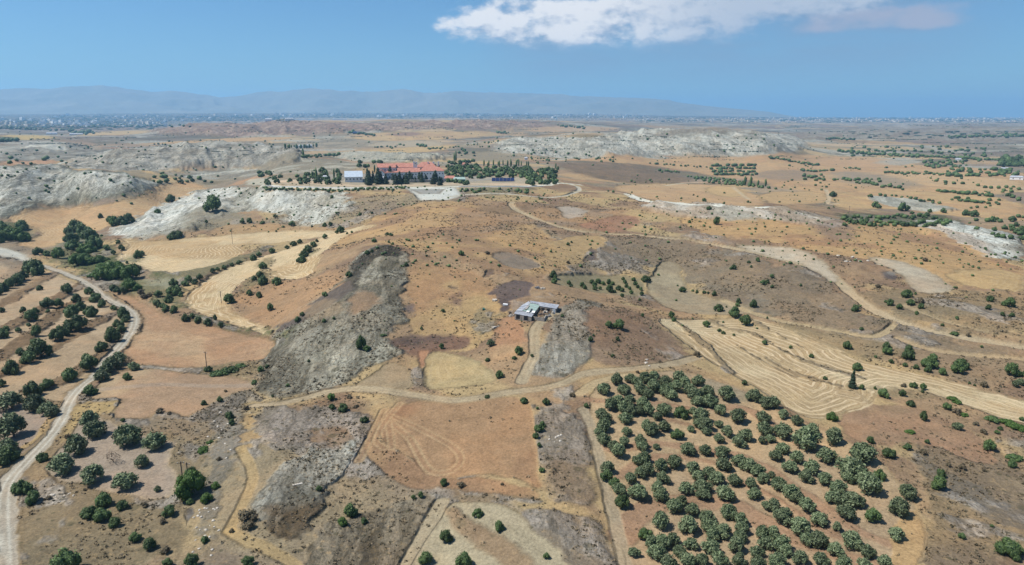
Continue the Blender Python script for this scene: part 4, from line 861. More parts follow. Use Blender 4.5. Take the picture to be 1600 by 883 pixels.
batch(0, 490, [(1350,375,90,'l'),(1400,365,110,'l'),(1450,350,110,'l'),(1500,325,80,'l'),(1305,345,50),(1375,535,50),(1275,557,40),(1435,640,60),(1450,680,50),(1590,430,40),(1540,585,50,'s'),(1000,600,50,'s'),(1060,620,30,'s'),(770,665,30),(420,765,40,'s'),(1410,480,30,'s'),(1270,860,70,'L')], 'carob', zone='valley mouth')
# long ridge
batch(400, 300, [(20,390,45),(100,365,45),(195,345,35),(235,322,45),(275,310,35),(430,278,40),(360,325,50),(325,360,65),(300,390,60),(290,420,60),(265,430,40),(380,305,30),(530,235,60),(505,250,30),(430,205,35),(465,200,35),(45,460,55),(25,515,50),(45,555,75),(130,560,60),(20,645,50),(90,720,55),(432,640,45),(740,303,40),(580,515,50),(695,378,45),(725,370,30),(940,452,40),(1282,380,45),(820,262,25),(842,265,30),(830,312,20),(855,322,25),(225,200,40),(120,150,30),(45,190,30),(475,30,30),(350,215,20),(1065,398,20),(290,765,40),(260,800,50),(425,805,30),(488,790,25),(1012,590,15),(1170,740,30),(1445,375,40,'s'),(600,250,20),(570,257,20),(650,140,30),(725,130,20)], 'carob', zone='ridge')
batch(400, 490, [(660,195,75,'t'),(690,215,50),(800,133,45,'l'),(1160,205,45),(1465,185,50,'o'),(1447,288,35),(1520,380,60),(30,345,50),(70,330,30),(470,520,60,'g'),(585,515,45,'s'),(545,583,75),(475,580,45),(680,660,55),(625,575,40,'s'),(1445,518,50,'l'),(330,295,25),(200,448,30),(105,515,20),(1035,90,25)], 'carob', zone='ridge foot')
# round the farm shed, the plot and the grove
batch(800, 490, [(605,68,60),(670,68,85),(490,160,45),(510,135,20),(660,157,40),(630,262,30),(315,12,30),(40,230,70),(15,275,30),(125,262,25),(785,360,35,'s'),(1155,247,55,'s'),(75,540,50),(212,548,55),(158,590,25),(375,500,50,'s'),(465,575,40),(170,715,60),(190,690,45),(150,760,50),(170,820,40),(995,8,50),(815,10,30),(1010,38,35),(1215,65,50),(1295,105,30),(1320,118,30),(1387,132,20),(1460,45,80),(1580,180,40),(1595,25,20),(1452,432,40),(1390,5,60)], 'carob', zone='plot')
batch(1200, 490, [(495,198,65),(270,264,35),(558,330,65),(740,205,70),(740,232,60),(878,225,65),(875,265,65),(1030,275,60),(1010,310,80),(1000,350,50),(1205,315,75),(1185,340,90),(1090,367,50),(925,335,35),(855,320,30),(770,300,30),(672,270,20),(1525,358,90),(1595,380,40),(1575,430,45,'o'),(1545,445,40,'o'),(1350,440,55,'s'),(1260,435,15),(1290,447,15),(525,445,65,'p'),(585,460,40),(668,465,25),(355,403,30),(140,210,25),(850,445,40,'s'),(910,448,45),(968,460,45),(722,503,65),(838,498,50),(965,487,20),(890,560,50),(1150,530,60,'L'),(1180,550,60,'L'),(1115,580,50),(1180,605,60,'s'),(1220,630,50,'L'),(970,650,45,'t'),(1180,705,50,'o'),(1400,660,80,'l'),(1500,680,90,'L'),(1560,710,90,'L'),(1585,660,30),(1430,740,30),(1450,718,25),(1300,685,35,'s'),(1345,730,50,'s'),(885,738,60,'L'),(395,640,75,'g'),(1165,125,60,'l'),(1250,130,30,'s'),(585,95,25),(1090,72,20),(928,2,20),(1335,207,20)], 'carob', zone='right slope')
batch(1200, 663, [(995,108,35),(870,140,50),(970,165,60,'s'),(1065,370,95),(1080,310,60),(1380,135,75),(1530,205,85,'l'),(1525,250,50),(1130,250,40,'s'),(1215,265,50,'s'),(1350,285,30,'s'),(1210,697,45),(1500,770,120),(1540,820,80),(1590,800,40),(1400,635,20)], 'carob', zone='lower right')
batch(400, 663, [(590,535,115),(545,605,65,'g'),(675,600,50),(1175,360,60),(1030,440,50),(985,455,35),(395,400,45),(1385,550,75),(1520,635,80),(1190,700,95),(1065,830,105),(1300,850,130),(1540,370,30,'s'),(765,528,35,'s'),(1280,370,60,'s')], 'carob', zone='lower middle')
batch(800, 663, [(215,820,50),(185,283,40)], 'carob', zone='lower middle')
# middle distance
batch(800, 300, [(258,515,65),(265,555,50),(355,565,40),(370,585,30),(440,580,45),(455,595,35),(500,560,40),(515,580,45),(540,555,45),(520,600,40),(550,600,30),(570,570,35),(605,560,40),(630,570,35),(610,605,65),(640,620,30),(665,600,40),(690,610,40),(688,645,35),(695,540,30),(705,560,35),(715,585,35),(735,600,30),(745,625,35),(760,545,30),(770,570,35),(785,590,30),(805,605,30),(810,635,35),(797,673,25)], 'carob', zone='small orchard')
batch(800, 300, [(830,540,60),(855,545,35),(1065,608,50),(1130,617,20),(1155,622,25),(1200,625,30),(1225,630,20),(1265,635,40),(1290,725,60),(1415,680,40),(1410,705,30),(1390,745,85),(1510,700,60),(1570,565,40),(1595,560,30),(350,325,25),(372,312,20),(1108,185,25),(1278,190,42,'t'),(1232,100,32),(1480,438,25),(1535,423,35),(1385,470,40),(1365,478,20),(1495,465,20),(1340,718,15),(1200,50,30),(1160,28,15),(1135,18,15),(1325,70,20),(1475,60,20),(450,265,12),(225,242,12),(745,412,15),(850,335,12),(732,318,12),(1060,318,12),(350,435,35,'s')], 'carob', zone='middle slope')
batch(1200, 300, [(25,525,35),(25,590,30),(205,582,20),(145,445,20),(545,728,50),(868,640,60),(890,690,50),(920,635,20),(950,675,60,'s'),(955,715,40),(760,690,50),(735,685,20),(820,718,40),(928,755,25),(685,585,40,'s'),(1180,598,15),(1385,670,45),(1505,695,60),(1470,700,30),(1375,722,35),(1465,765,30),(1525,770,30),(1180,787,25),(980,420,40,'s'),(978,372,15),(1320,435,15),(1490,438,15)], 'carob', zone='far track')
batch(1200, 300, [(405,15,45),(380,100,20),(410,93,15),(640,22,30),(670,80,50),(690,90,40),(840,95,70),(870,100,40),(975,55,20),(1030,57,25),(1190,50,20),(1235,130,50),(1285,138,50),(1400,172,45),(1500,18,30),(1010,118,30),(1095,118,40),(1525,170,50),(1580,290,40),(1575,245,60),(1530,230,40),(900,130,30),(480,155,45)], 'far', zone='far valley', split=False)

# ---- distant trees: lines and clusters; the 300 largest stay things, the rest becomes one mass
far_list = []
def line_trees(pl, n, w, kind='far', jit=0.8, hf=1.0):
    p = np.array(pl, float); L = np.r_[0, np.cumsum(np.hypot(*(p[1:]-p[:-1]).T))]
    for i in range(n):
        t = (i+random.uniform(0.1, 0.9))/n*L[-1]
        far_list.append((np.interp(t, L, p[:, 0]), np.interp(t, L, p[:, 1])+random.gauss(0, jit), w*random.uniform(0.7, 1.35), kind, hf))
def area_trees(u0, v0, u1, v1, n, w, kind='far', hf=1.0):
    for i in range(n): far_list.append((random.uniform(u0, u1), random.uniform(v0, v1), w*random.uniform(0.65, 1.4), kind, hf))
line_trees([(1012,255),(1060,258),(1105,261)], 14, 3.2); line_trees([(1030,266),(1062,269)], 9, 4)
for r_ in range(5): line_trees([(1072+r_*8,275+r_*2.2),(1150+r_*16,281+r_*3.4)], 13, 4.2, 'farolive', 0.3)
for r_ in range(4): line_trees([(1108+r_*2,258+r_*4.5),(1182,257+r_*5)], 13, 5, 'farolive', 0.5)
line_trees([(1159,286),(1175,288),(1187,291),(1197,289)], 4, 6, 'cypress', 0.5, 1.0); area_trees(1122,262,1128,268,3,7)
line_trees([(1200,245),(1240,252),(1278,258)], 26, 4); line_trees([(1250,267),(1305,266)], 12, 4); area_trees(1256,272,1293,281,16,4.5)
line_trees([(1300,280),(1345,281),(1375,290),(1412,294)], 18, 5); area_trees(1335,278,1376,288,14,4); line_trees([(1465,297),(1510,301),(1550,305)], 20, 5)
for q in ((1463,282),(1477,284),(1490,286),(1504,286),(1539,292),(1548,293),(1560,293),(1568,297),(1572,292),(1580,299),(1528,289),(1592,295),(1574,305)): far_list.append((q[0], q[1], 5, 'far', 1))
line_trees([(1497,312),(1545,317)], 10, 5); line_trees([(1380,268),(1440,271),(1500,273)], 26, 4); line_trees([(1318,262),(1345,264)], 8, 3)
area_trees(1440,250,1510,262,45,4); area_trees(1480,262,1590,275,60,5); area_trees(1560,245,1602,258,36,8); line_trees([(1310,236),(1400,242),(1500,246),(1560,250)], 60, 4.5); area_trees(1330,228,1540,244,90,3.6)
line_trees([(1290,216),(1335,217)], 14, 3.5); line_trees([(1480,213),(1600,212)], 34, 3.5); area_trees(1560,208,1600,214,14,3.5)
line_trees([(1315,343),(1360,348),(1420,350),(1485,346)], 42, 8, 'far', 2.4); line_trees([(1330,340),(1400,338),(1440,335),(1480,344)], 22, 7, 'far', 1.5)
line_trees([(1370,304),(1420,308),(1470,316)], 12, 4); area_trees(1520,335,1600,372,22,6); area_trees(1480,392,1600,405,8,3); area_trees(1480,300,1600,325,18,4)
line_trees([(445,229),(470,230),(495,228)], 16, 4.5, 'cypress', 0.5, 0.6); line_trees([(472,244),(500,243),(530,241)], 16, 5); line_trees([(473,240),(475,244)], 2, 5, 'cypress', 0.3, 1.0)
line_trees([(545,206),(565,209),(585,211)], 12, 4); line_trees([(583,230),(620,229)], 8, 3.5); line_trees([(652,226),(666,228)], 7, 4); line_trees([(668,232),(696,231)], 10, 3.5); area_trees(717,232,750,243,8,5); area_trees(660,215,790,235,24,2.6)
line_trees([(870,196),(915,199)], 12, 4); line_trees([(775,206),(795,207)], 8, 3.5); area_trees(800,236,960,252,26,3.2); area_trees(900,246,1000,254,10,3)
line_trees([(112,207),(135,208),(150,205)], 10, 5); line_trees([(0,218),(28,219)], 12, 5); area_trees(60,220,440,232,30,2.6); area_trees(0,246,100,256,9,5); area_trees(230,258,420,285,16,4)
area_trees(250,275,315,284,10,7); area_trees(820,245,870,255,14,3); area_trees(700,300,900,318,14,3)
line_trees([(100,198),(300,196)], 24, 3.4); line_trees([(0,200),(120,204)], 16, 4)
line_trees([(640,293),(520,297),(412,294)], 60, 4.5, 'far', 1.0); area_trees(714,294,826,301,34,4.5)
area_trees(0,272,240,320,16,3.5); area_trees(780,300,1100,345,20,2.6); area_trees(1000,340,1600,520,40,3); area_trees(560,310,960,520,40,2.4)
def near_house(): 
    area_trees(402,268,492,286,26,9); area_trees(492,264,534,284,20,10); area_trees(560,252,600,262,9,8)
    line_trees([(572,281),(597,282)], 6, 13, 'pine', 1.0, 0.8)
    line_trees([(602,280),(640,281),(694,279)], 18, 12, 'pine', 2.4, 0.68); line_trees([(640,274),(695,272)], 8, 10, 'pine', 1.8, 0.8)
    line_trees([(697,281),(732,284)], 9, 8); line_trees([(585,268),(588,268)], 1, 5, 'cypress', 0, 1.25); line_trees([(478,272),(481,276),(531,280),(520,277)], 4, 6, 'cypress', 1, 1.5)
    area_trees(698,257,745,276,64,9.5); area_trees(745,260,822,276,90,8.5); area_trees(822,262,872,286,84,9); line_trees([(700,254),(740,251)], 8, 8)
    line_trees([(752,259),(830,258)], 14, 4, 'cypress', 0.8, 1.2); line_trees([(868,262),(871,268)], 2, 5, 'cypress', 0.3, 1.3); line_trees([(708,252),(713,250)], 2, 4, 'cypress', 0, 1.6)
near_house()
def far_plants():
    far_list.sort(key=lambda t: -t[2])
    keep, rest = far_list[:290], far_list[290:]
    for (u, v, w, k, hf) in keep: plant(k, u, v, w, base=0.38, hf=hf, split=False, zone='distant')
    Vs = []; Fs = []; Ts = []; off = 0
    protos = {k: [(np.array([vv.co[:] for vv in m_.vertices]), m_) for m_, _ in PRO[k]] for k in ('far',)}
    base, me = protos['far'][0]
    # light version of the crown for the mass
    lob = [(ICO_V*0.5*np.array([1, 1, 0.8])*(1+0.15*rng.normal(size=len(ICO_V)))[:, None]+np.array([0, 0, 0.33])) for _ in range(5)]
    for (u, v, w, k, hf) in rest:
        x, y, z = hit(u, v+w*0.38); s = w*math.hypot(x, y)/FPX
        n_l = 26; b = lob[random.randrange(5)]
        tall = 2.6 if k == 'cypress' else 1.0
        wid = 0.55 if k == 'cypress' else 1.0
        vv = b*np.array([s*wid, s*wid, s*tall*hf])+np.array([x, y, z]); Vs.append(vv); Fs.append(ICO_F+off); Ts.append(np.full(len(vv), random.uniform(0.0, 0.5))+rng.normal(size=len(vv))*0.12); off += len(vv)
    # thinly spread scrub bushes too small to count
    n = 4200
    uu = rng.uniform(-60, 1660, n); vv_ = 205+(rng.uniform(0, 1, n)**1.25)*215
    for u, v in zip(uu, vv_):
        x, y, z = hit(u, v); 
        nn_ = fbm(np.array([x]), np.array([y]), 90, 3, 71)[0]
        if nn_ < 0.55+random.uniform(-.02, .04): continue
        s = (0.8+2.6*random.random()**2.5)*max(0.55, min(2.2, math.hypot(x, y)/900)); b = lob[random.randrange(5)][:]
        q = b*s+np.array([x, y, z]); Vs.append(q); Fs.append(ICO_F+off); Ts.append(np.full(len(q), random.uniform(0.05, 0.6))); off += len(q)
    o = bpy.data.objects.new('distant_scrub', mesh_np('distant_scrub', np.vstack(Vs), [np.vstack(Fs)], np.clip(np.concatenate(Ts), 0, 1), M['carob'])); C.objects.link(o)
    o['kind'] = 'stuff'
far_plants()

# ---- low dry scrub on the near slopes, too many to count
def near_scrub():
    n = 260000
    a = rng.uniform(R(-40), R(40), n); d = np.exp(rng.uniform(math.log(100), math.log(620), n)); x = d*np.sin(a); y = d*np.cos(a)
    fa = np.interp(a, AZ, np.arange(NA)).astype(int); fl = np.interp(np.log(d), LN, np.arange(NL)).astype(int)
    sc = mixr.reshape(NL, NA, 3)[fl, fa, 0]; bd = mixr.reshape(NL, NA, 3)[fl, fa, 1]
    cl = fbm(x, y, 16, 3, 81)
    p = np.clip(sc*1.15-0.12, 0, 1)*sstep(0.44, 0.60, cl)*(0.22+0.9*sstep(100, 330, d))
    k = rng.uniform(0, 1, n) < p*0.55
    x, y, d, bd = x[k], y[k], d[k], bd[k]; z = ground_z(x, y); m = len(x)
    s = (0.16+0.40*rng.uniform(0, 1, m)**2.0)*(0.8+d/500)
    K = 9; dr = rand_dirs(m*K, 0.5).reshape(m, K, 3); dr[..., 2] = np.abs(dr[..., 2])
    Pq = np.stack([x, y, z], -1)[:, None, :]+dr*np.array([1.0, 1.0, 0.62])*s[:, None, None]*rng.uniform(0.25, 1.15, (m, K, 1))
    Vq, Fq = leaf_quads(Pq.reshape(-1, 3), dr.reshape(-1, 3), np.repeat(s, K)[:, None]*0.55, 0.7)
    T = np.repeat(np.clip(np.repeat(rng.uniform(0, 1, m), K)+rng.normal(size=m*K)*0.22, 0, 1), 4)
    V = Vq; F = Fq
    o = bpy.data.objects.new('dry_scrub', mesh_np('dry_scrub', V.reshape(-1, 3), [F], T, M['grey'])); C.objects.link(o); o['kind'] = 'stuff'
    print('scrub', m)
near_scrub()
# ------------------------------------------------------------------ built things
def at_z(u, v, z):
    a, s = ray(u, v); D = (H-z)/s; return Vector((D*math.sin(a), D*math.cos(a), z))
class MB:
    def __init__(s): s.v = []; s.f = []
    def quad(s, *p): o = len(s.v); s.v += [tuple(q) for q in p]; s.f.append(tuple(range(o, o+len(p))))
    def box(s, x0, x1, y0, y1, z0, z1):
        o = len(s.v); s.v += [(x, y, z) for x in (x0, x1) for y in (y0, y1) for z in (z0, z1)]
        s.f += [tuple(o+i for i in q) for q in ((0,1,3,2),(4,6,7,5),(0,4,5,1),(2,3,7,6),(0,2,6,4),(1,5,7,3))]
    def prism(s, poly, z0, z1):
        """poly: xy or xyz points, counter-clockwise"""
        n = len(poly); o = len(s.v)
        s.v += [(p[0], p[1], z0 if len(p) < 3 else p[2]+z0) for p in poly]+[(p[0], p[1], z1 if len(p) < 3 else p[2]+z1) for p in poly]
        s.f.append(tuple(o+n-1-i for i in range(n))); s.f.append(tuple(o+n+i for i in range(n)))
        for i in range(n): j = (i+1) % n; s.f.append((o+i, o+j, o+n+j, o+n+i))
    def tube(s, p0, p1, r, n=8):
        p0, p1 = Vector(p0), Vector(p1); ax = (p1-p0).normalized(); a = ax.orthogonal().normalized(); b = ax.cross(a); o = len(s.v)
        for c in (p0, p1):
            for i in range(n): s.v.append(tuple(c+(a*math.cos(6.2832*i/n)+b*math.sin(6.2832*i/n))*r))
        for i in range(n): s.f.append((o+i, o+(i+1) % n, o+n+(i+1) % n, o+n+i))
        s.f.append(tuple(o+n-1-i for i in range(n))); s.f.append(tuple(o+n+i for i in range(n)))
    def build(s, name, mat, parent=None):
        me = bpy.data.meshes.new(name); me.from_pydata(s.v, [], s.f); me.materials.append(mat); me.update()
        bm = bmesh.new(); bm.from_mesh(me); bmesh.ops.recalc_face_normals(bm, faces=bm.faces); bm.to_mesh(me); bm.free()
        o = bpy.data.objects.new(name, me); C.objects.link(o)
        if parent: o.parent = parent
        return o
def thing(name, label, cat, loc, rz=0.0, group=None):
    e = bpy.data.objects.new(name, None); C.objects.link(e); e.location = loc; e.rotation_euler = (0, 0, rz); e['label'] = label; e['category'] = cat
    if group: e['group'] = group
    return e
def tag(o, label, cat, group=None):
    o['label'] = label; o['category'] = cat
    if group: o['group'] = group
    return o
def roof_material(name, c, c2, scale, rust=None):
    m = bpy.data.materials.new(name); m.use_nodes = True; w = NT(m.node_tree); p = w.n['Principled BSDF']
    pos = w.node('ShaderNodeTexCoord').outputs['Object']
    n = w.noise(pos, 0.6, 6, 0.65); cc = w.mix(w.maprange(n, 0.35, 0.65), (*c, 1), (*c2, 1))
    if rust: cc = w.mix(w.maprange(w.noise(pos, 1.3, 5, 0.7), 0.56, 0.66, 0, 0.7), cc, (*rust, 1))
    wv = w.node('ShaderNodeTexWave', {'Vector': pos, 'Scale': scale, 'Distortion': 0.5}).outputs['Fac']
    w.l.new(cc, p.inputs['Base Color']); p.inputs['Roughness'].default_value = 0.7
    w.l.new(w.node('ShaderNodeBump', {'Strength': 0.5, 'Distance': 0.08, 'Height': wv}).outputs[0], p.inputs['Normal']); return m
MR = dict(tin=roof_material('weathered_tin', (0.24, 0.26, 0.29), (0.40, 0.41, 0.43), 3.0, (0.28, 0.20, 0.15)),
          tin2=roof_material('pale_tin', (0.32, 0.34, 0.37), (0.46, 0.47, 0.48), 3.0, (0.30, 0.24, 0.20)),
          green=roof_material('green_sheet', (0.24, 0.34, 0.29), (0.34, 0.42, 0.36), 3.0),
          tile=roof_material('red_tiles', (0.34, 0.12, 0.08), (0.48, 0.22, 0.15), 1.2),
          hall=roof_material('blue_grey_sheet', (0.34, 0.40, 0.46), (0.44, 0.50, 0.54), 1.0),
          white=flat_material('white_render', (0.74, 0.73, 0.70), 0.8, 0.05), cream=flat_material('cream_wall', (0.62, 0.55, 0.44), 0.9, 0.1, 0.3),
          block=flat_material('block_wall', (0.20, 0.175, 0.15), 0.9, 0.2), dark=flat_material('dark_opening', (0.03, 0.03, 0.035), 0.5, 0.1),
          glass=flat_material('window_glass', (0.04, 0.06, 0.08), 0.15, 0.1), wood=flat_material('weathered_wood', (0.16, 0.12, 0.09), 0.9, 0.2),
          stone=flat_material('rubble_stone', (0.32, 0.29, 0.25), 0.95, 0.25, 1.5), panel=flat_material('solar_glass', (0.015, 0.025, 0.075), 0.25, 0.2),
          tent=flat_material('green_canvas', (0.05, 0.16, 0.12), 0.8, 0.2), pole=flat_material('pole_wood', (0.10, 0.075, 0.055), 0.9, 0.2),
          metal=flat_material('grey_metal', (0.3, 0.3, 0.31), 0.4, 0.1, metal=0.6), rock=flat_material('pale_rock', (0.50, 0.45, 0.37), 0.95, 0.2, 1.0))

def farm_shed():
    ox, oy, zm = 740.0, 430.0, 9.81
    base = Vector(hit(836, 499)); gz = base.z; RH = 1.5; zr = gz+RH
    t = thing('farm_shed', 'low tin-roofed farm shed of joined wings round a yard on the golden ridge', 'farm shed', base)
    def W(p, z): q = at_z(ox+p[0]/zm, oy+p[1]/zm, z); return (q.x-base.x, q.y-base.y)
    blocks = [('tin', [(620,590),(890,642),(930,585),(655,545)], 0.0), ('tin2', [(655,545),(745,552),(868,432),(845,403),(740,465)], 0.25),
              ('green', [(750,548),(930,583),(1010,475),(1000,440),(872,430)], 0.12), ('tin', [(862,395),(1312,458),(1272,517),(1012,476),(1002,441),(874,431)], 0.35)]
    for mt, pl, dz in blocks:
        P_ = [W(p, zr+dz) for p in pl]
        if sum(P_[i][0]*P_[(i+1) % len(P_)][1]-P_[(i+1) % len(P_)][0]*P_[i][1] for i in range(len(P_))) < 0: P_ = P_[::-1]
        c = np.mean(P_, 0)
        m = MB(); m.prism(P_, RH+dz, RH+dz+0.12); rf = m.build('roof', MR[mt], t)
        m = MB(); m.prism([tuple(c+(np.array(p)-c)*0.955) for p in P_], -0.6, RH+dz-0.01); m.build('wall', MR['block'], t)
        # ridge strips and sheet laps
        m = MB(); a, b = np.array(P_[0]), np.array(P_[1]); d_, e_ = np.array(P_[-1]), np.array(P_[2])
        for k in (0.33, 0.66):
            p0 = a+(d_-a)*k; p1 = b+(e_-b)*k; m.tube((p0[0], p0[1], RH+dz+0.15), (p1[0], p1[1], RH+dz+0.15), 0.06)
        m.build('lap', MR['metal'], rf)
    def slab(px, z, mat, nm, h=0.1):
        P_ = [W(p, gz+z) for p in px]
        if sum(P_[i][0]*P_[(i+1) % len(P_)][1]-P_[(i+1) % len(P_)][0]*P_[i][1] for i in range(len(P_))) < 0: P_ = P_[::-1]
        m = MB(); m.prism(P_, z, z+h); return m.build(nm, MR[mat], t)
    slab([(775,535),(820,480),(862,462),(820,520)], RH+0.42, 'stone', 'rusty_sheet')
    slab([(805,565),(850,572),(860,552),(822,545)], RH+0.42, 'white', 'skylight'); slab([(885,575),(935,580),(945,552),(900,548)], RH+0.42, 'white', 'skylight')
    slab([(862,560),(885,562),(905,520),(880,515)], RH+0.42, 'dark', 'roof_gap')
    # yard wall, posts, white gate panel, doorways
    for a, b, hh, mt in (((890,655),(1085,690),1.2,'block'),((1085,690),(1110,640),1.3,'stone'),((930,600),(985,560),1.6,'stone'),((1110,640),(1190,630),0.9,'stone')):
        p, q = W(a, gz+0.5), W(b, gz+0.5); d = Vector((q[0]-p[0], q[1]-p[1], 0)); n = Vector((-d.y, d.x, 0)).normalized()*0.12
        m = MB(); m.prism([(p[0]+n.x, p[1]+n.y), (p[0]-n.x, p[1]-n.y), (q[0]-n.x, q[1]-n.y), (q[0]+n.x, q[1]+n.y)], -0.8, hh); m.build('yard_wall', MR[mt], t)
    for p in ((1040,560),(1075,600),(1120,560),(1150,610),(1010,600),(1180,560)):
        q = W(p, gz+0.8); m = MB(); m.tube((q[0], q[1], -0.5), (q[0], q[1], 1.9), 0.09); m.build('post', MR['wood'], t)
    p = W((1232,562), gz+1); m = MB(); m.box(p[0]-0.5, p[0]+0.5, p[1]-0.06, p[1]+0.06, 0, 2.1); m.build('white_door', MR['white'], t)
    for px in ((1060,520),(1140,530),(680,620),(800,640)):
        p = W(px, gz+1.2); m = MB(); m.box(p[0]-0.7, p[0]+0.7, p[1]-0.30, p[1]-0.24, 0.0, 1.7); m.build('doorway', MR['dark'], t)
farm_shed()

def scrap(u, v, w_, d_, h_, rz, mat, nm, label, cat, bits=1):
    x, y, z = hit(u, v); e = MB()
    for i in range(bits):
        r_ = random.Random(i+int(u)); cx, cy = (r_.uniform(-.5, .5)*w_*0.8, r_.uniform(-.5, .5)*d_*0.8) if bits > 1 else (0, 0)
        k = 1.0 if bits == 1 else r_.uniform(0.25, 0.5); a = 0 if bits == 1 else r_.uniform(0, 3)
        pts_ = [(math.cos(a)*X-math.sin(a)*Y+cx, math.sin(a)*X+math.cos(a)*Y+cy, r_.uniform(-.1, .15)*h_) for X, Y in ((-w_*k/2, -d_*k/2), (w_*k/2, -d_*k*0.4), (w_*k*0.45, d_*k/2), (-w_*k*0.5, d_*k*0.45))]
        e.prism(pts_, -0.15, h_*r_.uniform(0.5, 1.0))
    o = e.build(nm, MR[mat]); o.location = (x, y, z); o.rotation_euler = (0.05, 0.08, rz); tag(o, label, cat)
scrap(789.7, 476.8, 1.9, 1.2, 0.7, -0.2, 'white', 'white_sheet', 'small bright white panel lying on the burnt purple ground above the shed', 'panel')
scrap(775, 469.5, 2.8, 1.6, 0.6, 0.3, 'rock', 'scrap_pile', 'heap of pale scrap at the edge of the burnt purple patch', 'scrap', 7)
scrap(783, 467, 3.0, 0.35, 0.35, -0.5, 'wood', 'timber_beam', 'dark beam lying beside the pale scrap heap', 'beam')
scrap(775, 511, 3.4, 0.8, 0.3, 0.85, 'rock', 'pale_board', 'long pale board lying on the orange soil below the shed', 'board')
scrap(840, 451, 2.2, 1.2, 1.0, 0.1, 'metal', 'scrap_pile', 'grey metal scrap heap on the rise behind the farm shed', 'scrap', 7)
scrap(848, 452, 2.2, 1.2, 0.8, 0.1, 'rock', 'scrap_pile', 'whitish scrap heap beside the grey one behind the farm shed', 'scrap', 6)
scrap(757, 484, 1.8, 1.1, 0.7, 0.6, 'tent', 'green_tarp', 'crumpled green tarp in the grey scrub west of the shed', 'tarp', 3)
for i, (u_, v_, w_, m_, lb) in enumerate(((846,492,2.0,'wood','heap of old timber in the shed yard'),(852,489,1.6,'rock','pale rubble heap in the middle of the shed yard'),(858,495,1.8,'metal','grey scrap heap at the yard mouth beside the track'),
        (850,499,1.5,'wood','small dark timber heap outside the yard wall'),(799,494,1.8,'rock','pale rubble heap at the west corner of the shed'),(797,490,1.3,'wood','dark timber heap at the west corner of the shed'),(864,490,1.2,'rock','pale rubble heap beside the white shed door'),(828,500,2.0,'metal','grey scrap strip under the front wall of the shed'))):
    scrap(u_, v_, w_, w_*0.7, 0.8, i*0.7, m_, 'rubble_heap', lb, 'rubble', 6)
scrap(465, 757, 2.3, 0.5, 0.25, 0.55, 'rock', 'pale_board', 'pale plank lying on the grey marl in the lower middle', 'board')

def utility_pole(u, v, hpx, label):
    x, y, z = hit(u, v); h = hpx*math.hypot(x, y)/FPX*1.03
    t = thing('utility_pole', label, 'utility pole', (x, y, z), random.uniform(-.4, .4), 'utility poles')
    m = MB(); m.tube((0, 0, -0.5), (0, 0, h), 0.13); m.build('pole', MR['pole'], t)
    m = MB(); m.box(-0.8, 0.8, -0.06, 0.06, h-0.5, h-0.38); cr = m.build('crossarm', MR['pole'], t)
    for s in (-0.7, 0, 0.7): m = MB(); m.tube((s, 0, h-0.38), (s, 0, h-0.18), 0.05); m.build('insulator', MR['white'], cr)
utility_pole(323, 574, 24, 'wooden utility pole standing in the bare reddish field beside the valley thicket')
utility_pole(363.5, 381, 22, 'wooden utility pole on the upper curve of the pale stubble field')
utility_pole(346, 474, 18, 'wooden utility pole beside the round shrub on the striped stubble field')
utility_pole(285, 746, 26, 'wooden utility pole behind the big bright green tree')
utility_pole(1326, 338, 14, 'thin utility pole on the golden field above the green tree belt')
utility_pole(293, 738, 16, 'short wooden pole beside the taller one behind the bright green tree')

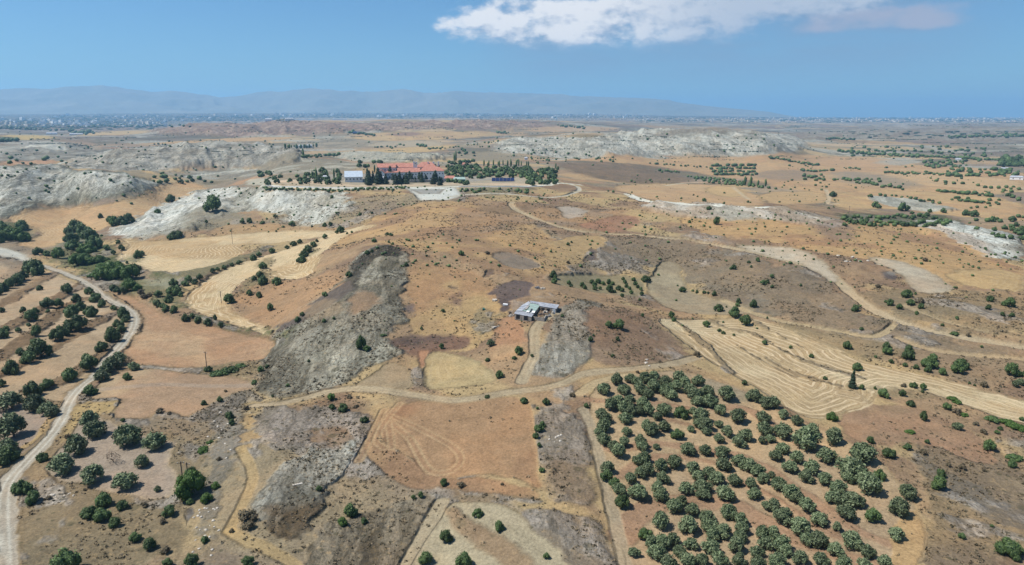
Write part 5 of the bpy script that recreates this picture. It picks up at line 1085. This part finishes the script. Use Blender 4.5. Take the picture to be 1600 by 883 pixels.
def gable_block(t, x0, x1, y0, y1, z0, ze, zr, along='x', hip=0.0, over=0.7, wmat='white', rmat='tile', wins=0, storeys=1):
    m = MB(); m.box(x0, x1, y0, y1, z0, ze)
    if hip == 0:
        if along == 'x':
            ym = (y0+y1)/2; m.quad((x0, y0, ze), (x0, y1, ze), (x0, ym, zr-0.15)); m.quad((x1, y0, ze), (x1, y1, ze), (x1, ym, zr-0.15))
        else:
            xm = (x0+x1)/2; m.quad((x0, y0, ze), (x1, y0, ze), (xm, y0, zr-0.15)); m.quad((x0, y1, ze), (x1, y1, ze), (xm, y1, zr-0.15))
    wl = m.build('wall', MR[wmat], t)
    a, b, c, d = x0-over, x1+over, y0-over, y1+over; m = MB(); th = 0.3
    for dz in (0.02, th):
        if along == 'x':
            ym = (y0+y1)/2; m.quad((a, c, ze-0.2+dz), (b, c, ze-0.2+dz), (b-hip, ym, zr+dz), (a+hip, ym, zr+dz)); m.quad((a, d, ze-0.2+dz), (b, d, ze-0.2+dz), (b-hip, ym, zr+dz), (a+hip, ym, zr+dz))
            if hip: m.quad((a, c, ze-0.2+dz), (a, d, ze-0.2+dz), (a+hip, ym, zr+dz)); m.quad((b, c, ze-0.2+dz), (b, d, ze-0.2+dz), (b-hip, ym, zr+dz))
        else:
            xm = (x0+x1)/2; m.quad((a, c, ze-0.2+dz), (a, d, ze-0.2+dz), (xm, d-hip, zr+dz), (xm, c+hip, zr+dz)); m.quad((b, c, ze-0.2+dz), (b, d, ze-0.2+dz), (xm, d-hip, zr+dz), (xm, c+hip, zr+dz))
            if hip: m.quad((a, c, ze-0.2+dz), (b, c, ze-0.2+dz), (xm, c+hip, zr+dz))
    for p, q in (((a, c), (b, c)), ((a, d), (b, d)), ((a, c), (a, d)), ((b, c), (b, d))):
        if hip or (along == 'x') == (p[1] == q[1]): m.quad((*p, ze-0.18), (*q, ze-0.18), (*q, ze-0.2+th), (*p, ze-0.2+th))
    m.build('roof', MR[rmat], t)
    for s in range(storeys):
        for i in range(wins):
            x = x0+(i+0.5)*(x1-x0)/wins; zc = z0+(ze-z0)*(s+0.35)/storeys if storeys > 1 else ze-2.8
            m = MB(); m.box(x-0.6, x+0.6, y0-0.06, y0+0.05, zc, zc+1.5); f = m.build('window', MR['glass'], t)
            m = MB(); m.box(x-0.75, x+0.75, y0-0.16, y0+0.02, zc-0.18, zc-0.04); m.build('sill', MR['white'], f)
def big_house():
    x, y, z = hit(640, 281); k = math.hypot(x, y)/FPX
    t = thing('red_roofed_building', 'large white building with long red tiled roofs and white belfry on the plateau', 'building', (x, y, z), -math.atan2(x, y))
    S = k/0.75
    t.scale = (0.93, 0.93, 0.82)
    gable_block(t, -39*S, -17*S, 12, 26, -2, 15, 19.5, 'x', 0, wins=6, storeys=3)
    gable_block(t, -39*S, -29*S, -4, 12, -2, 8, 13, 'y', 0, wins=2, storeys=2)
    gable_block(t, -17*S, 5*S, 18, 32, -2, 14.5, 19.5, 'x', 0, wins=6, storeys=3)
    gable_block(t, -28*S, -12*S, 2, 12, -2, 9.5, 10.6, 'x', 2, wins=4, storeys=2, wmat='white')
    gable_block(t, -14*S, 13*S, 4, 17, -2, 9.5, 14.0, 'x', 0, wins=8, storeys=2)
    gable_block(t, 10*S, 34*S, 20, 34, -2, 14.5, 20.5, 'x', 6, wins=6, storeys=3)
    gable_block(t, 13*S, 43*S, 5, 19, -2, 10.5, 15.0, 'x', 6, wins=8, storeys=2)
    m = MB(); m.box(5.2*S, 7.0*S, 15.5, 17.5, -2, 22.5); m.box(8.6*S, 10.2*S, 15.5, 17.5, -2, 22.0); m.box(7.0*S, 8.6*S, 15.6, 17.4, -2, 17.5); m.box(7.0*S, 8.6*S, 15.6, 17.4, 20.6, 21.4)
    bf = m.build('belfry', MR['white'], t); m = MB(); m.tube((7.8*S, 16.5, 18.6), (7.8*S, 16.5, 20.4), 0.6); m.build('bell', MR['metal'], bf)
    for cx in (24, 31, 37):
        m = MB(); m.box(cx*S-0.7, cx*S+0.7, 24, 25.4, 15, 21.5); m.build('chimney', MR['white'], t)
big_house()
def simple_house(u, v, wpx, dpt, hh, rh, name, label, cat, wmat='white', rmat='tile', rz=None, hip=2, wins=3, along='x'):
    x, y, z = hit(u, v); k = math.hypot(x, y)/FPX; w2 = wpx*k/2
    t = thing(name, label, cat, (x, y, z), -math.atan2(x, y) if rz is None else rz)
    gable_block(t, -w2, w2, 0, dpt, -1.5, hh, hh+rh, along, hip, wmat=wmat, rmat=rmat, wins=wins, over=0.4); return t
simple_house(553, 284.5, 26, 26, 5.0, 5.0, 'metal_hall', 'wide hall with pale blue-grey metal roof beside the red-roofed building', 'hall', rmat='hall', hip=0, wins=5)
simple_house(508, 281, 6, 6, 3.2, 1.0, 'small_house', 'tiny white house among the trees before the metal hall', 'house', rmat='tin2', hip=1, wins=1)
simple_house(725, 263, 5, 5, 5, 2.2, 'chapel', 'tiny white chapel with red roof deep among the green trees', 'chapel', hip=1, wins=1)
simple_house(703, 284, 16, 10, 3.4, 2.0, 'long_house', 'low white house with pink roof beside the green canopies', 'house', rmat='tile', hip=1, wins=4)
simple_house(718, 285, 18, 7, 3.0, 1.8, 'green_canopy', 'dark green canopy roof at the end of the plateau wall', 'canopy', wmat='tent', rmat='green', hip=1, wins=0)
for i, (u, v) in enumerate(((600, 282), (616, 280), (650, 281))):
    simple_house(u, v, 6, 5, 3.0, 0.8, 'white_shed', ('small white shed under the pines, farthest from the belfry', 'small white shed between the pines below the middle roof', 'small white shed between the pines below the belfry')[i], 'shed', rmat='tin2', hip=0.5, wins=1)
def solar():
    x, y, z = hit(786, 284); k = math.hypot(x, y)/FPX
    t = thing('solar_array', 'long dark blue solar panel array at the foot of the plateau trees', 'solar panels', (x, y, z), -math.atan2(x, y))
    for r_ in range(3):
        y0 = r_*6.0
        for i in range(6):
            xa = (-17.5+i*5.9)*k; xb = xa+5.6*k
            m = MB(); m.quad((xa, y0, 0.6), (xb, y0, 0.6), (xb, y0+3.2, 2.8), (xa, y0+3.2, 2.8)); m.quad((xa, y0, 0.54), (xa, y0+3.2, 2.74), (xb, y0+3.2, 2.74), (xb, y0, 0.54)); m.build('panel', MR['panel'], t)
            m = MB(); m.tube((xa+1, y0+0.6, -0.5), (xa+1, y0+0.6, 0.9), 0.08); m.tube((xa+1, y0+2.6, -0.5), (xa+1, y0+2.6, 2.3), 0.08); m.build('support', MR['metal'], t)
solar()
def long_wall(pl, hgt, th, mat, name, label, cat, cap=None):
    Pw = [hit(u, v) for u, v in pl]; m = MB(); b = Vector(Pw[0])
    t = thing(name, label, cat, b)
    mc = MB()
    for i in range(len(Pw)-1):
        n = 12
        for j in range(n):
            A = Vector(Pw[i]).lerp(Vector(Pw[i+1]), j/n)-b; B = Vector(Pw[i]).lerp(Vector(Pw[i+1]), (j+1)/n)-b
            gz0 = float(ground_z(np.array([A.x+b.x]), np.array([A.y+b.y]))[0])-b.z; gz1 = float(ground_z(np.array([B.x+b.x]), np.array([B.y+b.y]))[0])-b.z
            d = (B-A); d.z = 0; nn = Vector((-d.y, d.x, 0)).normalized()*th/2
            for M_, lo_, hi_, kk in ((m, -1.0, hgt, 1.0), (mc, hgt, hgt+0.15, 1.3)):
                q = nn*kk; M_.prism([(A.x-q.x, A.y-q.y, gz0), (B.x-q.x, B.y-q.y, gz1), (B.x+q.x, B.y+q.y, gz1), (A.x+q.x, A.y+q.y, gz0)], lo_, hi_)
    m.build('wall', MR[mat], t); mc.build('coping', MR['white'], t)
long_wall([(412,293.2),(520,294),(636,293.6)], 0.5, 0.6, 'white', 'boundary_wall', 'long low cream wall edging the plateau above the hedge', 'wall')
long_wall([(716,292.6),(790,292),(848,291.6)], 0.5, 0.6, 'white', 'boundary_wall', 'low cream wall at the plateau edge past the white forecourt', 'wall')
long_wall([(640,285.5),(668,285),(695,284)], 2.6, 0.5, 'stone', 'stone_wall', 'grey stone retaining wall below the pines and red roofs', 'wall')

# farm buildings and sheds farther off
simple_house(81, 210, 12, 18, 5, 3, 'white_house', 'white house on the far plain among dark trees, beside the long shed', 'house', rmat='tin2')
simple_house(119, 211, 15, 24, 5, 3, 'white_shed', 'bright white long shed on the far plain at the left', 'shed', rmat='tin2')
simple_house(483, 231, 9, 12, 6, 2, 'white_house', 'small white house behind the row of cypresses', 'house', rmat='tin2')
simple_house(470, 231, 6, 12, 6, 2, 'white_house', 'smaller white house between the row cypresses', 'house', rmat='hall')
simple_house(559, 209.5, 14, 30, 5, 3, 'dark_shed', 'long dark blue-roofed shed on the fields far behind the plateau', 'shed', rmat='panel', wmat='dark')
simple_house(822, 250, 5, 8, 4, 1.5, 'white_house', 'tiny white house above the plateau wood', 'house', rmat='tin2', wins=1)
simple_house(1497, 251, 7, 10, 4, 1.5, 'white_house', 'tiny white house in the far tree belt on the right', 'house', rmat='tin2', wins=1)
simple_house(1588, 281, 14, 14, 4, 1.5, 'white_house', 'white house at the far right edge of the valley trees', 'house', rmat='tin2', wins=2)
simple_house(1570, 267, 10, 14, 4, 1.5, 'white_house', 'white house half hidden by the far right valley wood', 'house', rmat='tin2', wins=2)
for i, (u, v, w_) in enumerate(((472, 187.6, 26), (527, 187.3, 14), (537, 187.2, 10), (452, 188.2, 12), (420, 189.2, 10), (606, 185.6, 6), (961, 178.6, 8))):
    simple_house(u, v, w_, 60, 8, 3, 'warehouse', ('widest white warehouse on the plain behind the bluff', 'white warehouse right of the widest one, the broader of the pair', 'white warehouse right of the widest one, the narrower of the pair', 'white warehouse just left of the widest one behind the bluff', 'white warehouse farthest left behind the bluff', 'white block alone on the skyline plain above the bluff', 'single bright warehouse in the distant city')[i], 'warehouse', rmat='tin2', wins=0)

# distant town: the largest 280 houses one by one, the rest as one mass
def town():
    spots = []
    for (u0, v0, u1, v1, n, w_) in ((0,188,150,199,170,3.4),(80,180,460,190,330,2.6),(150,189,260,198,110,3.0),(430,176,1000,184,900,2.4),(740,181,1020,188,260,2.3),(1000,184,1600,191,420,2.2),(200,192,240,196,10,5)):
        for _ in range(n):
            u = random.uniform(u0, u1); v = random.uniform(v0, v1)
            if random.random() < 0.25: u += random.gauss(0, 12)
            spots.append((u, v, w_*random.uniform(0.6, 1.5)))
    spots.sort(key=lambda t: -t[2])
    protos = []
    for i in range(4):
        m = MB(); h = (0.45, 0.6, 0.8, 0.5)[i]; m.box(-0.5, 0.5, -0.4, 0.4, -0.3, h); m.box(-0.2, 0.25, -0.2, 0.3, h, h+0.12)
        o = m.build('town_house', (MR['white'], MR['cream'], MR['white'], MR['rock'])[i]); protos.append(o.data); bpy.data.objects.remove(o)
    big = MB(); blu = MB()
    for i, (u, v, w_) in enumerate(spots):
        x, y, z = hit(u, v); s = w_*math.hypot(x, y)/FPX
        if i < 280:
            o = bpy.data.objects.new('town_house', random.choice(protos)); C.objects.link(o); o.location = (x, y, z); o.scale = (s, s, s*random.uniform(0.7, 1.0)); o.rotation_euler = (0, 0, random.uniform(-.6, .6))
            zone = 'the wooded plain at the left' if u < 460 else ('the plain under the middle mountains' if u < 1000 else 'the far right plain')
            tag(o, 'pale town house, a mere speck on '+zone, 'house', 'town houses on '+zone)
        else: big.box(x-s/2, x+s/2, y-s/2, y+s/2, z-2, z+s*0.45)
    o = big.build('distant_town', MR['cream']); o['kind'] = 'stuff'
    # tree cover between the houses
    Vs = []; Fs = []; Ts = []; off = 0
    for (u0, v0, u1, v1, n) in ((0,186,160,200,420),(80,181,460,190,420),(150,189,260,199,160),(430,177,1000,185,360),(1000,184,1600,192,300),(1330,205,1600,216,60),(0,196,240,203,120)):
        for _ in range(n):
            u = random.uniform(u0, u1); v = random.uniform(v0, v1); x, y, z = hit(u, v); s = random.uniform(1.2, 4.0)*math.hypot(x, y)/FPX
            q = ICO_V*np.array([s, s*1.5, s*0.28])+np.array([x, y, z]); Vs.append(q); Fs.append(ICO_F+off); Ts.append(np.full(len(q), random.uniform(0, .3))); off += len(q)
    for _ in range(170):
        u = random.uniform(-60, 1660); v = 191+58*random.random()**1.3; L_ = random.uniform(12, 60); sl = random.uniform(-.03, .05); nb = int(L_/2.6)
        for j in range(nb):
            if random.random() < 0.25: continue
            x, y, z = hit(u+L_*j/nb, v+sl*L_*j/nb+random.gauss(0, 0.25)); s = random.uniform(0.5, 1.25)*math.hypot(x, y)/FPX
            q = ICO_V*np.array([s*1.2, s*1.5, s*0.75])+np.array([x, y, z]); Vs.append(q); Fs.append(ICO_F+off); Ts.append(np.full(len(q), random.uniform(0, .6))); off += len(q)
    o = bpy.data.objects.new('distant_wood', mesh_np('distant_wood', np.vstack(Vs), [np.vstack(Fs)], np.concatenate(Ts), M['pine'])); C.objects.link(o); o['kind'] = 'stuff'
town()

# pale rocks on the sunny slope by the far track and boulders by the gully
def rock(u, v, wpx, label, grp):
    x, y, z = hit(u, v); s = wpx*math.hypot(x, y)/FPX/2; r_ = random.Random(int(u*7+v))
    nn = 1+0.22*np.array([r_.gauss(0, 1) for _ in ICO_V]); V = ICO_V*nn[:, None]*np.array([1, 0.75, 0.5])*s
    o = bpy.data.objects.new('rock', mesh_np('rock', V, [ICO_F], None, MR['rock'])); C.objects.link(o); o.location = (x, y, z+s*0.1); o.rotation_euler = (0, 0, r_.uniform(0, 3)); tag(o, label, 'rock', grp)
for i, (u, v, w_) in enumerate(((1310,400,6),(1322,409,5),(1332,402,5),(1344,409,6),(1356,408,5),(1338,405,3),(1328,409,3))):
    rock(u, v, w_, ('first','second','third','fourth','fifth','sixth','seventh')[sorted(((1310,1322,1332,1344,1356,1338,1328))).index(u)]+' from left of seven pale rocks above the far track', 'pale rocks above the far track')
ri = 0
for (u0, v0, u1, v1, n, pl_) in ((300,790,345,883,26,'in the rocky gully at the bottom edge'),(318,640,372,720,14,'on the gully bank above the bright tree'),(70,770,115,785,8,'below the mauve orchard near the white road'),(858,678,880,696,8,'in the grey scrub beside the bare plot'),(1005,562,1015,572,4,'on the dirt track bank above the grove')):
    for _ in range(n):
        rock(random.uniform(u0, u1), random.uniform(v0, v1), random.uniform(2.5, 6), 'pale grey rock lying '+pl_, 'pale grey rocks '+pl_)

# ------------------------------------------------------------------ labels of the plants
ANCH = [(960,600,'at the grove corner by the dirt junction'),(1040,600,'along the grove top edge'),(1110,615,'in the grove below the grey bank'),(1190,640,'in the grove beside the striped stubble'),(1265,660,'at the grove tip of the stubble'),
 (945,670,'in the upper grove beside the narrow track'),(1010,650,'in the grove between the two upper red banks'),(1080,665,'in the middle upper grove'),(1150,670,'in the grove centre above the long red bank'),(1230,700,'in the grove around its largest tree'),(1330,700,'at the upper east edge of the grove'),
 (955,750,'in the lower grove beside the narrow track'),(1010,730,'on the grove bank nearest the narrow track'),(1080,720,'in the grove just under the long red bank'),(1110,760,'in the grove above the broad red bank'),(1180,750,'in the grove centre below the long red bank'),(1260,740,'in the pale east terraces of the grove'),(1350,760,'on the pale lower east terraces of the grove'),(1405,790,'at the grove east end'),
 (1000,850,'on the bottom terrace nearest the junction'),(1060,810,'just below the broad red bank'),(1120,830,'on the bottom grove terraces, middle'),(1190,830,'on the bottom grove terraces, east part'),(1260,810,'on the lowest east terraces between red banks'),(1330,850,'at the bottom east corner of the grove'),(1120,875,'at the lower picture edge of the grove'),
 (40,470,'in the upper rows above the white road'),(30,540,'in the terrace rows at the picture edge'),(90,500,'in the middle terrace rows'),(130,480,'in the terrace row nearest the road bend'),(60,600,'in the lowest terrace row'),(110,560,'in the terrace row across from the road'),(180,540,'along the white road inside the bend'),(160,590,'beside the white road at the dark curve'),(195,580,'on the road side where two tracks meet'),
 (30,670,'in the small lower orchard west of the road'),(150,690,'in the mauve orchard, road end'),(215,700,'in the mauve orchard, far end'),(50,770,'beside the white road at the bottom'),(170,800,'on the grassy slope under the mauve orchard'),(240,820,'on the slope towards the gully'),(300,770,'at the dry gully by the bright tree'),(340,690,'on the gully bank above the bright tree'),(100,870,'at the bottom edge near the road'),(300,870,'in the rocky gully at the bottom edge'),(390,810,'on the grey marl beside the gully'),
 (30,370,'in the thicket at the upper valley mouth'),(115,370,'around the tall trees by the orange field'),(185,340,'between the orange field and the white hill'),(260,300,'on the far orange field'),(330,325,'on the white hill'),(150,410,'in the green valley bottom'),(200,430,'in the reed thicket of the valley'),(60,420,'where the white road enters the valley'),(270,450,'in the hedge below the oval stubble field'),(310,430,'in the hedge between the two stubble fields'),(250,480,'in the hedge above the bare reddish field'),(330,500,'in the hedge along the striped stubble edge'),(390,420,'at the waist of the striped stubble field'),(470,385,'in the copse between stubble strips'),(360,580,'in the thicket below the bare reddish field'),(380,350,'on the slope under the white hill'),
 (420,460,'on the golden slope beside the striped stubble'),(540,420,'at the rocky crest of the grey marl'),(580,370,'on the golden dome of the ridge'),(640,400,'beside the marl crest'),(720,390,'on the golden ridge above the shed'),(480,500,'on the grey marl shoulder'),(560,540,'on the wide grey marl slope'),(690,540,'round the pale cultivated patch'),(790,560,'on the orange soil below the shed'),(520,630,'on the scrub between marl and plot'),(410,570,'at the foot of the marl slope'),(370,640,'beside the dirt track bend'),
 (830,630,'at the top corner of the bare plot'),(850,690,'along the east side of the bare plot'),(700,760,'along the south side of the bare plot'),(660,770,'on the scrub south-west of the plot'),(545,800,'beside the grey marl in the lower middle'),(690,840,'on the pale terrace below the plot'),(770,820,'on the pale terrace east of the gully'),(860,850,'on the narrow pale terrace'),
 (900,490,'on the grey scrub east of the shed'),(960,500,'on the brown slope east of the shed'),(1000,580,'by the dirt track above the grove'),(930,440,'around the little orchard on the saddle'),(1000,440,'at the edge of the little orchard'),(880,380,'on the slope beneath the long track'),(1060,450,'beside the pale fallow patch'),(1140,480,'at the top of the striped stubble'),(1180,430,'on the brown slope under the long track'),(1120,340,'on the white bank of the far road'),
 (1220,540,'inside the striped stubble'),(1330,570,'on the upper edge of the striped stubble'),(1400,560,'in the row above the long stubble'),(1480,570,'at the east end of the row above the stubble'),(1330,610,'at the rounded stubble end'),(1430,605,'on the strip between the two stubble arms'),(1490,630,'on the green bank under the long stubble'),(1570,650,'at the picture edge under the long stubble'),(1570,580,'on the east slope above the stubble'),
 (1420,660,'on the bare brown slope'),(1380,700,'between the grove and the bare slope'),(1440,700,'beside the grey scrub strip'),(1470,760,'on the grey scrub east of the grove'),(1560,700,'on the east slope by the picture edge'),(1560,860,'in the bottom east corner'),
 (1420,460,'round the grey bush below the pale pad'),(1330,480,'beside the far track descent'),(1560,480,'on the far east slope'),(1240,440,'on the slope under the far track'),(1300,320,'on the golden valley parcels'),(1480,330,'by the white rocks of the east valley'),(1580,370,'on the white rocks at the east edge'),(1390,320,'by the pale rocks in the valley')]
ORD = 'first second third fourth fifth sixth seventh eighth ninth tenth eleventh twelfth thirteenth fourteenth fifteenth sixteenth seventeenth eighteenth nineteenth twentieth'.split()
def ordinal(i):
    n = i+1
    if n <= 20: return ORD[n-1]
    tens = {3: 'thirtieth', 4: 'fortieth', 5: 'fiftieth', 6: 'sixtieth'}
    return tens[n//10] if n % 10 == 0 else {2: 'twenty-', 3: 'thirty-', 4: 'forty-', 5: 'fifty-'}[n//10]+ORD[n % 10-1]
NOUN = {'olive': ('olive_tree', 'olive tree', 'grey olive tree'), 'carob': ('evergreen_shrub', 'shrub', 'dark green shrub'), 'green': ('broadleaf_tree', 'tree', 'bright green tree'),
        'low': ('low_shrub', 'shrub', 'low dark shrub'), 'lowgreen': ('green_thicket', 'shrub', 'low green bush'), 'scrub': ('grey_shrub', 'shrub', 'greyish bush'),
        'sparse': ('bare_tree', 'tree', 'half-bare tree'), 'pine': ('pine_tree', 'pine tree', 'dark pointed pine'), 'cypress': ('cypress_tree', 'cypress', 'slim cypress'), 'far': ('small_tree', 'tree', 'small dark tree'), 'farolive': ('small_tree', 'tree', 'small dark tree')}
def far_place(u, v):
    if 395 < u < 535 and 255 < v < 290: return 'west of the metal hall on the plateau'
    if 535 <= u < 700 and 262 < v < 290: return 'in front of the red-roofed building'
    if 695 <= u < 745 and 245 < v < 291: return 'in the wood beside the red-roofed building'
    if 745 <= u < 822 and 245 < v < 268: return 'in the wood above the solar panels'
    if 745 <= u < 822 and 268 <= v < 291: return 'in the wood edge around the solar panels'
    if 822 <= u < 880 and 245 < v < 291: return 'in the dense east end of the plateau wood'
    if 400 < u < 860 and 290 <= v < 303: return 'in the hedge under the plateau wall'
    if 1060 < u < 1240 and 272 < v < 305: return 'in the planted rows of the valley orchard'
    if 1100 < u < 1190 and 250 < v <= 272: return 'in the dark square orchard of the valley'
    if u > 1290 and 330 < v < 360: return 'in the green belt along the valley side'
    if u > 1200 and v <= 300: return 'on the far valley floor to the east'
    if 400 < u < 700 and v < 255: return 'on the far hills behind the plateau'
    if u <= 400: return 'on the grey hills to the west'
    if u > 1200: return 'on the golden parcels of the east valley'
    return 'on the dry slopes of the middle distance'
groups = {}; fgroups = {}
for p in plants:
    k = p['kind']; o = p['o']
    if p['zone'] == 'distant':
        if k in ('far', 'farolive'): nm, cat, noun = 'distant_tree', 'tree', 'small dark tree'
        else: nm, cat, noun = NOUN[k]
        pl = far_place(p['u'], p['v']); o.name = nm; o['category'] = cat; o['label'] = f"{noun} {pl}"; o['group'] = f"{noun}s {pl}"; fgroups.setdefault(o['group'], []).append(p); continue
    nm, cat, noun = NOUN[k]
    if k == 'carob' and p['zone'] in ('terrace rows', 'small orchard'): nm, cat, noun = 'orchard_tree', 'tree', 'green orchard tree'
    elif k == 'carob' and p['w'] >= 15: nm, cat, noun = 'broad_tree', 'tree', 'broad green tree'  # wide evergreens, named by picture width alone, not by species
    o.name = nm; o['category'] = cat
    a = min(ANCH, key=lambda t: (t[0]-p['u'])**2+((t[1]-p['v'])*1.4)**2)[2]
    groups.setdefault((noun, a), []).append(p)
for (noun, a), ps in groups.items():
    ps.sort(key=lambda p: p['u'])
    for i, p in enumerate(ps):
        if len(ps) == 1: lab = f"{noun} alone {a}"
        elif len(ps) == 2: lab = f"{noun} {a}, {'left' if i == 0 else 'right'} one of two"
        else: lab = f"{noun}, {ordinal(i)} from left {a}"
        if len(lab.split()) > 16: lab = lab.replace('dark green ', 'dark ').replace('broad green ', 'broad ')
        p['o']['label'] = lab; p['o']['group'] = f"{noun}s {a}"
for g_, ps in fgroups.items():
    if 1 < len(ps) <= 60:
        ps.sort(key=lambda p: p['u'])
        for i, p in enumerate(ps): p['o']['label'] = p['o']['label'].replace(' tree ', f' tree, {ordinal(i)} from left, ', 1) if ' tree ' in p['o']['label'] else f"{p['o']['label']}, {ordinal(i)} from left"
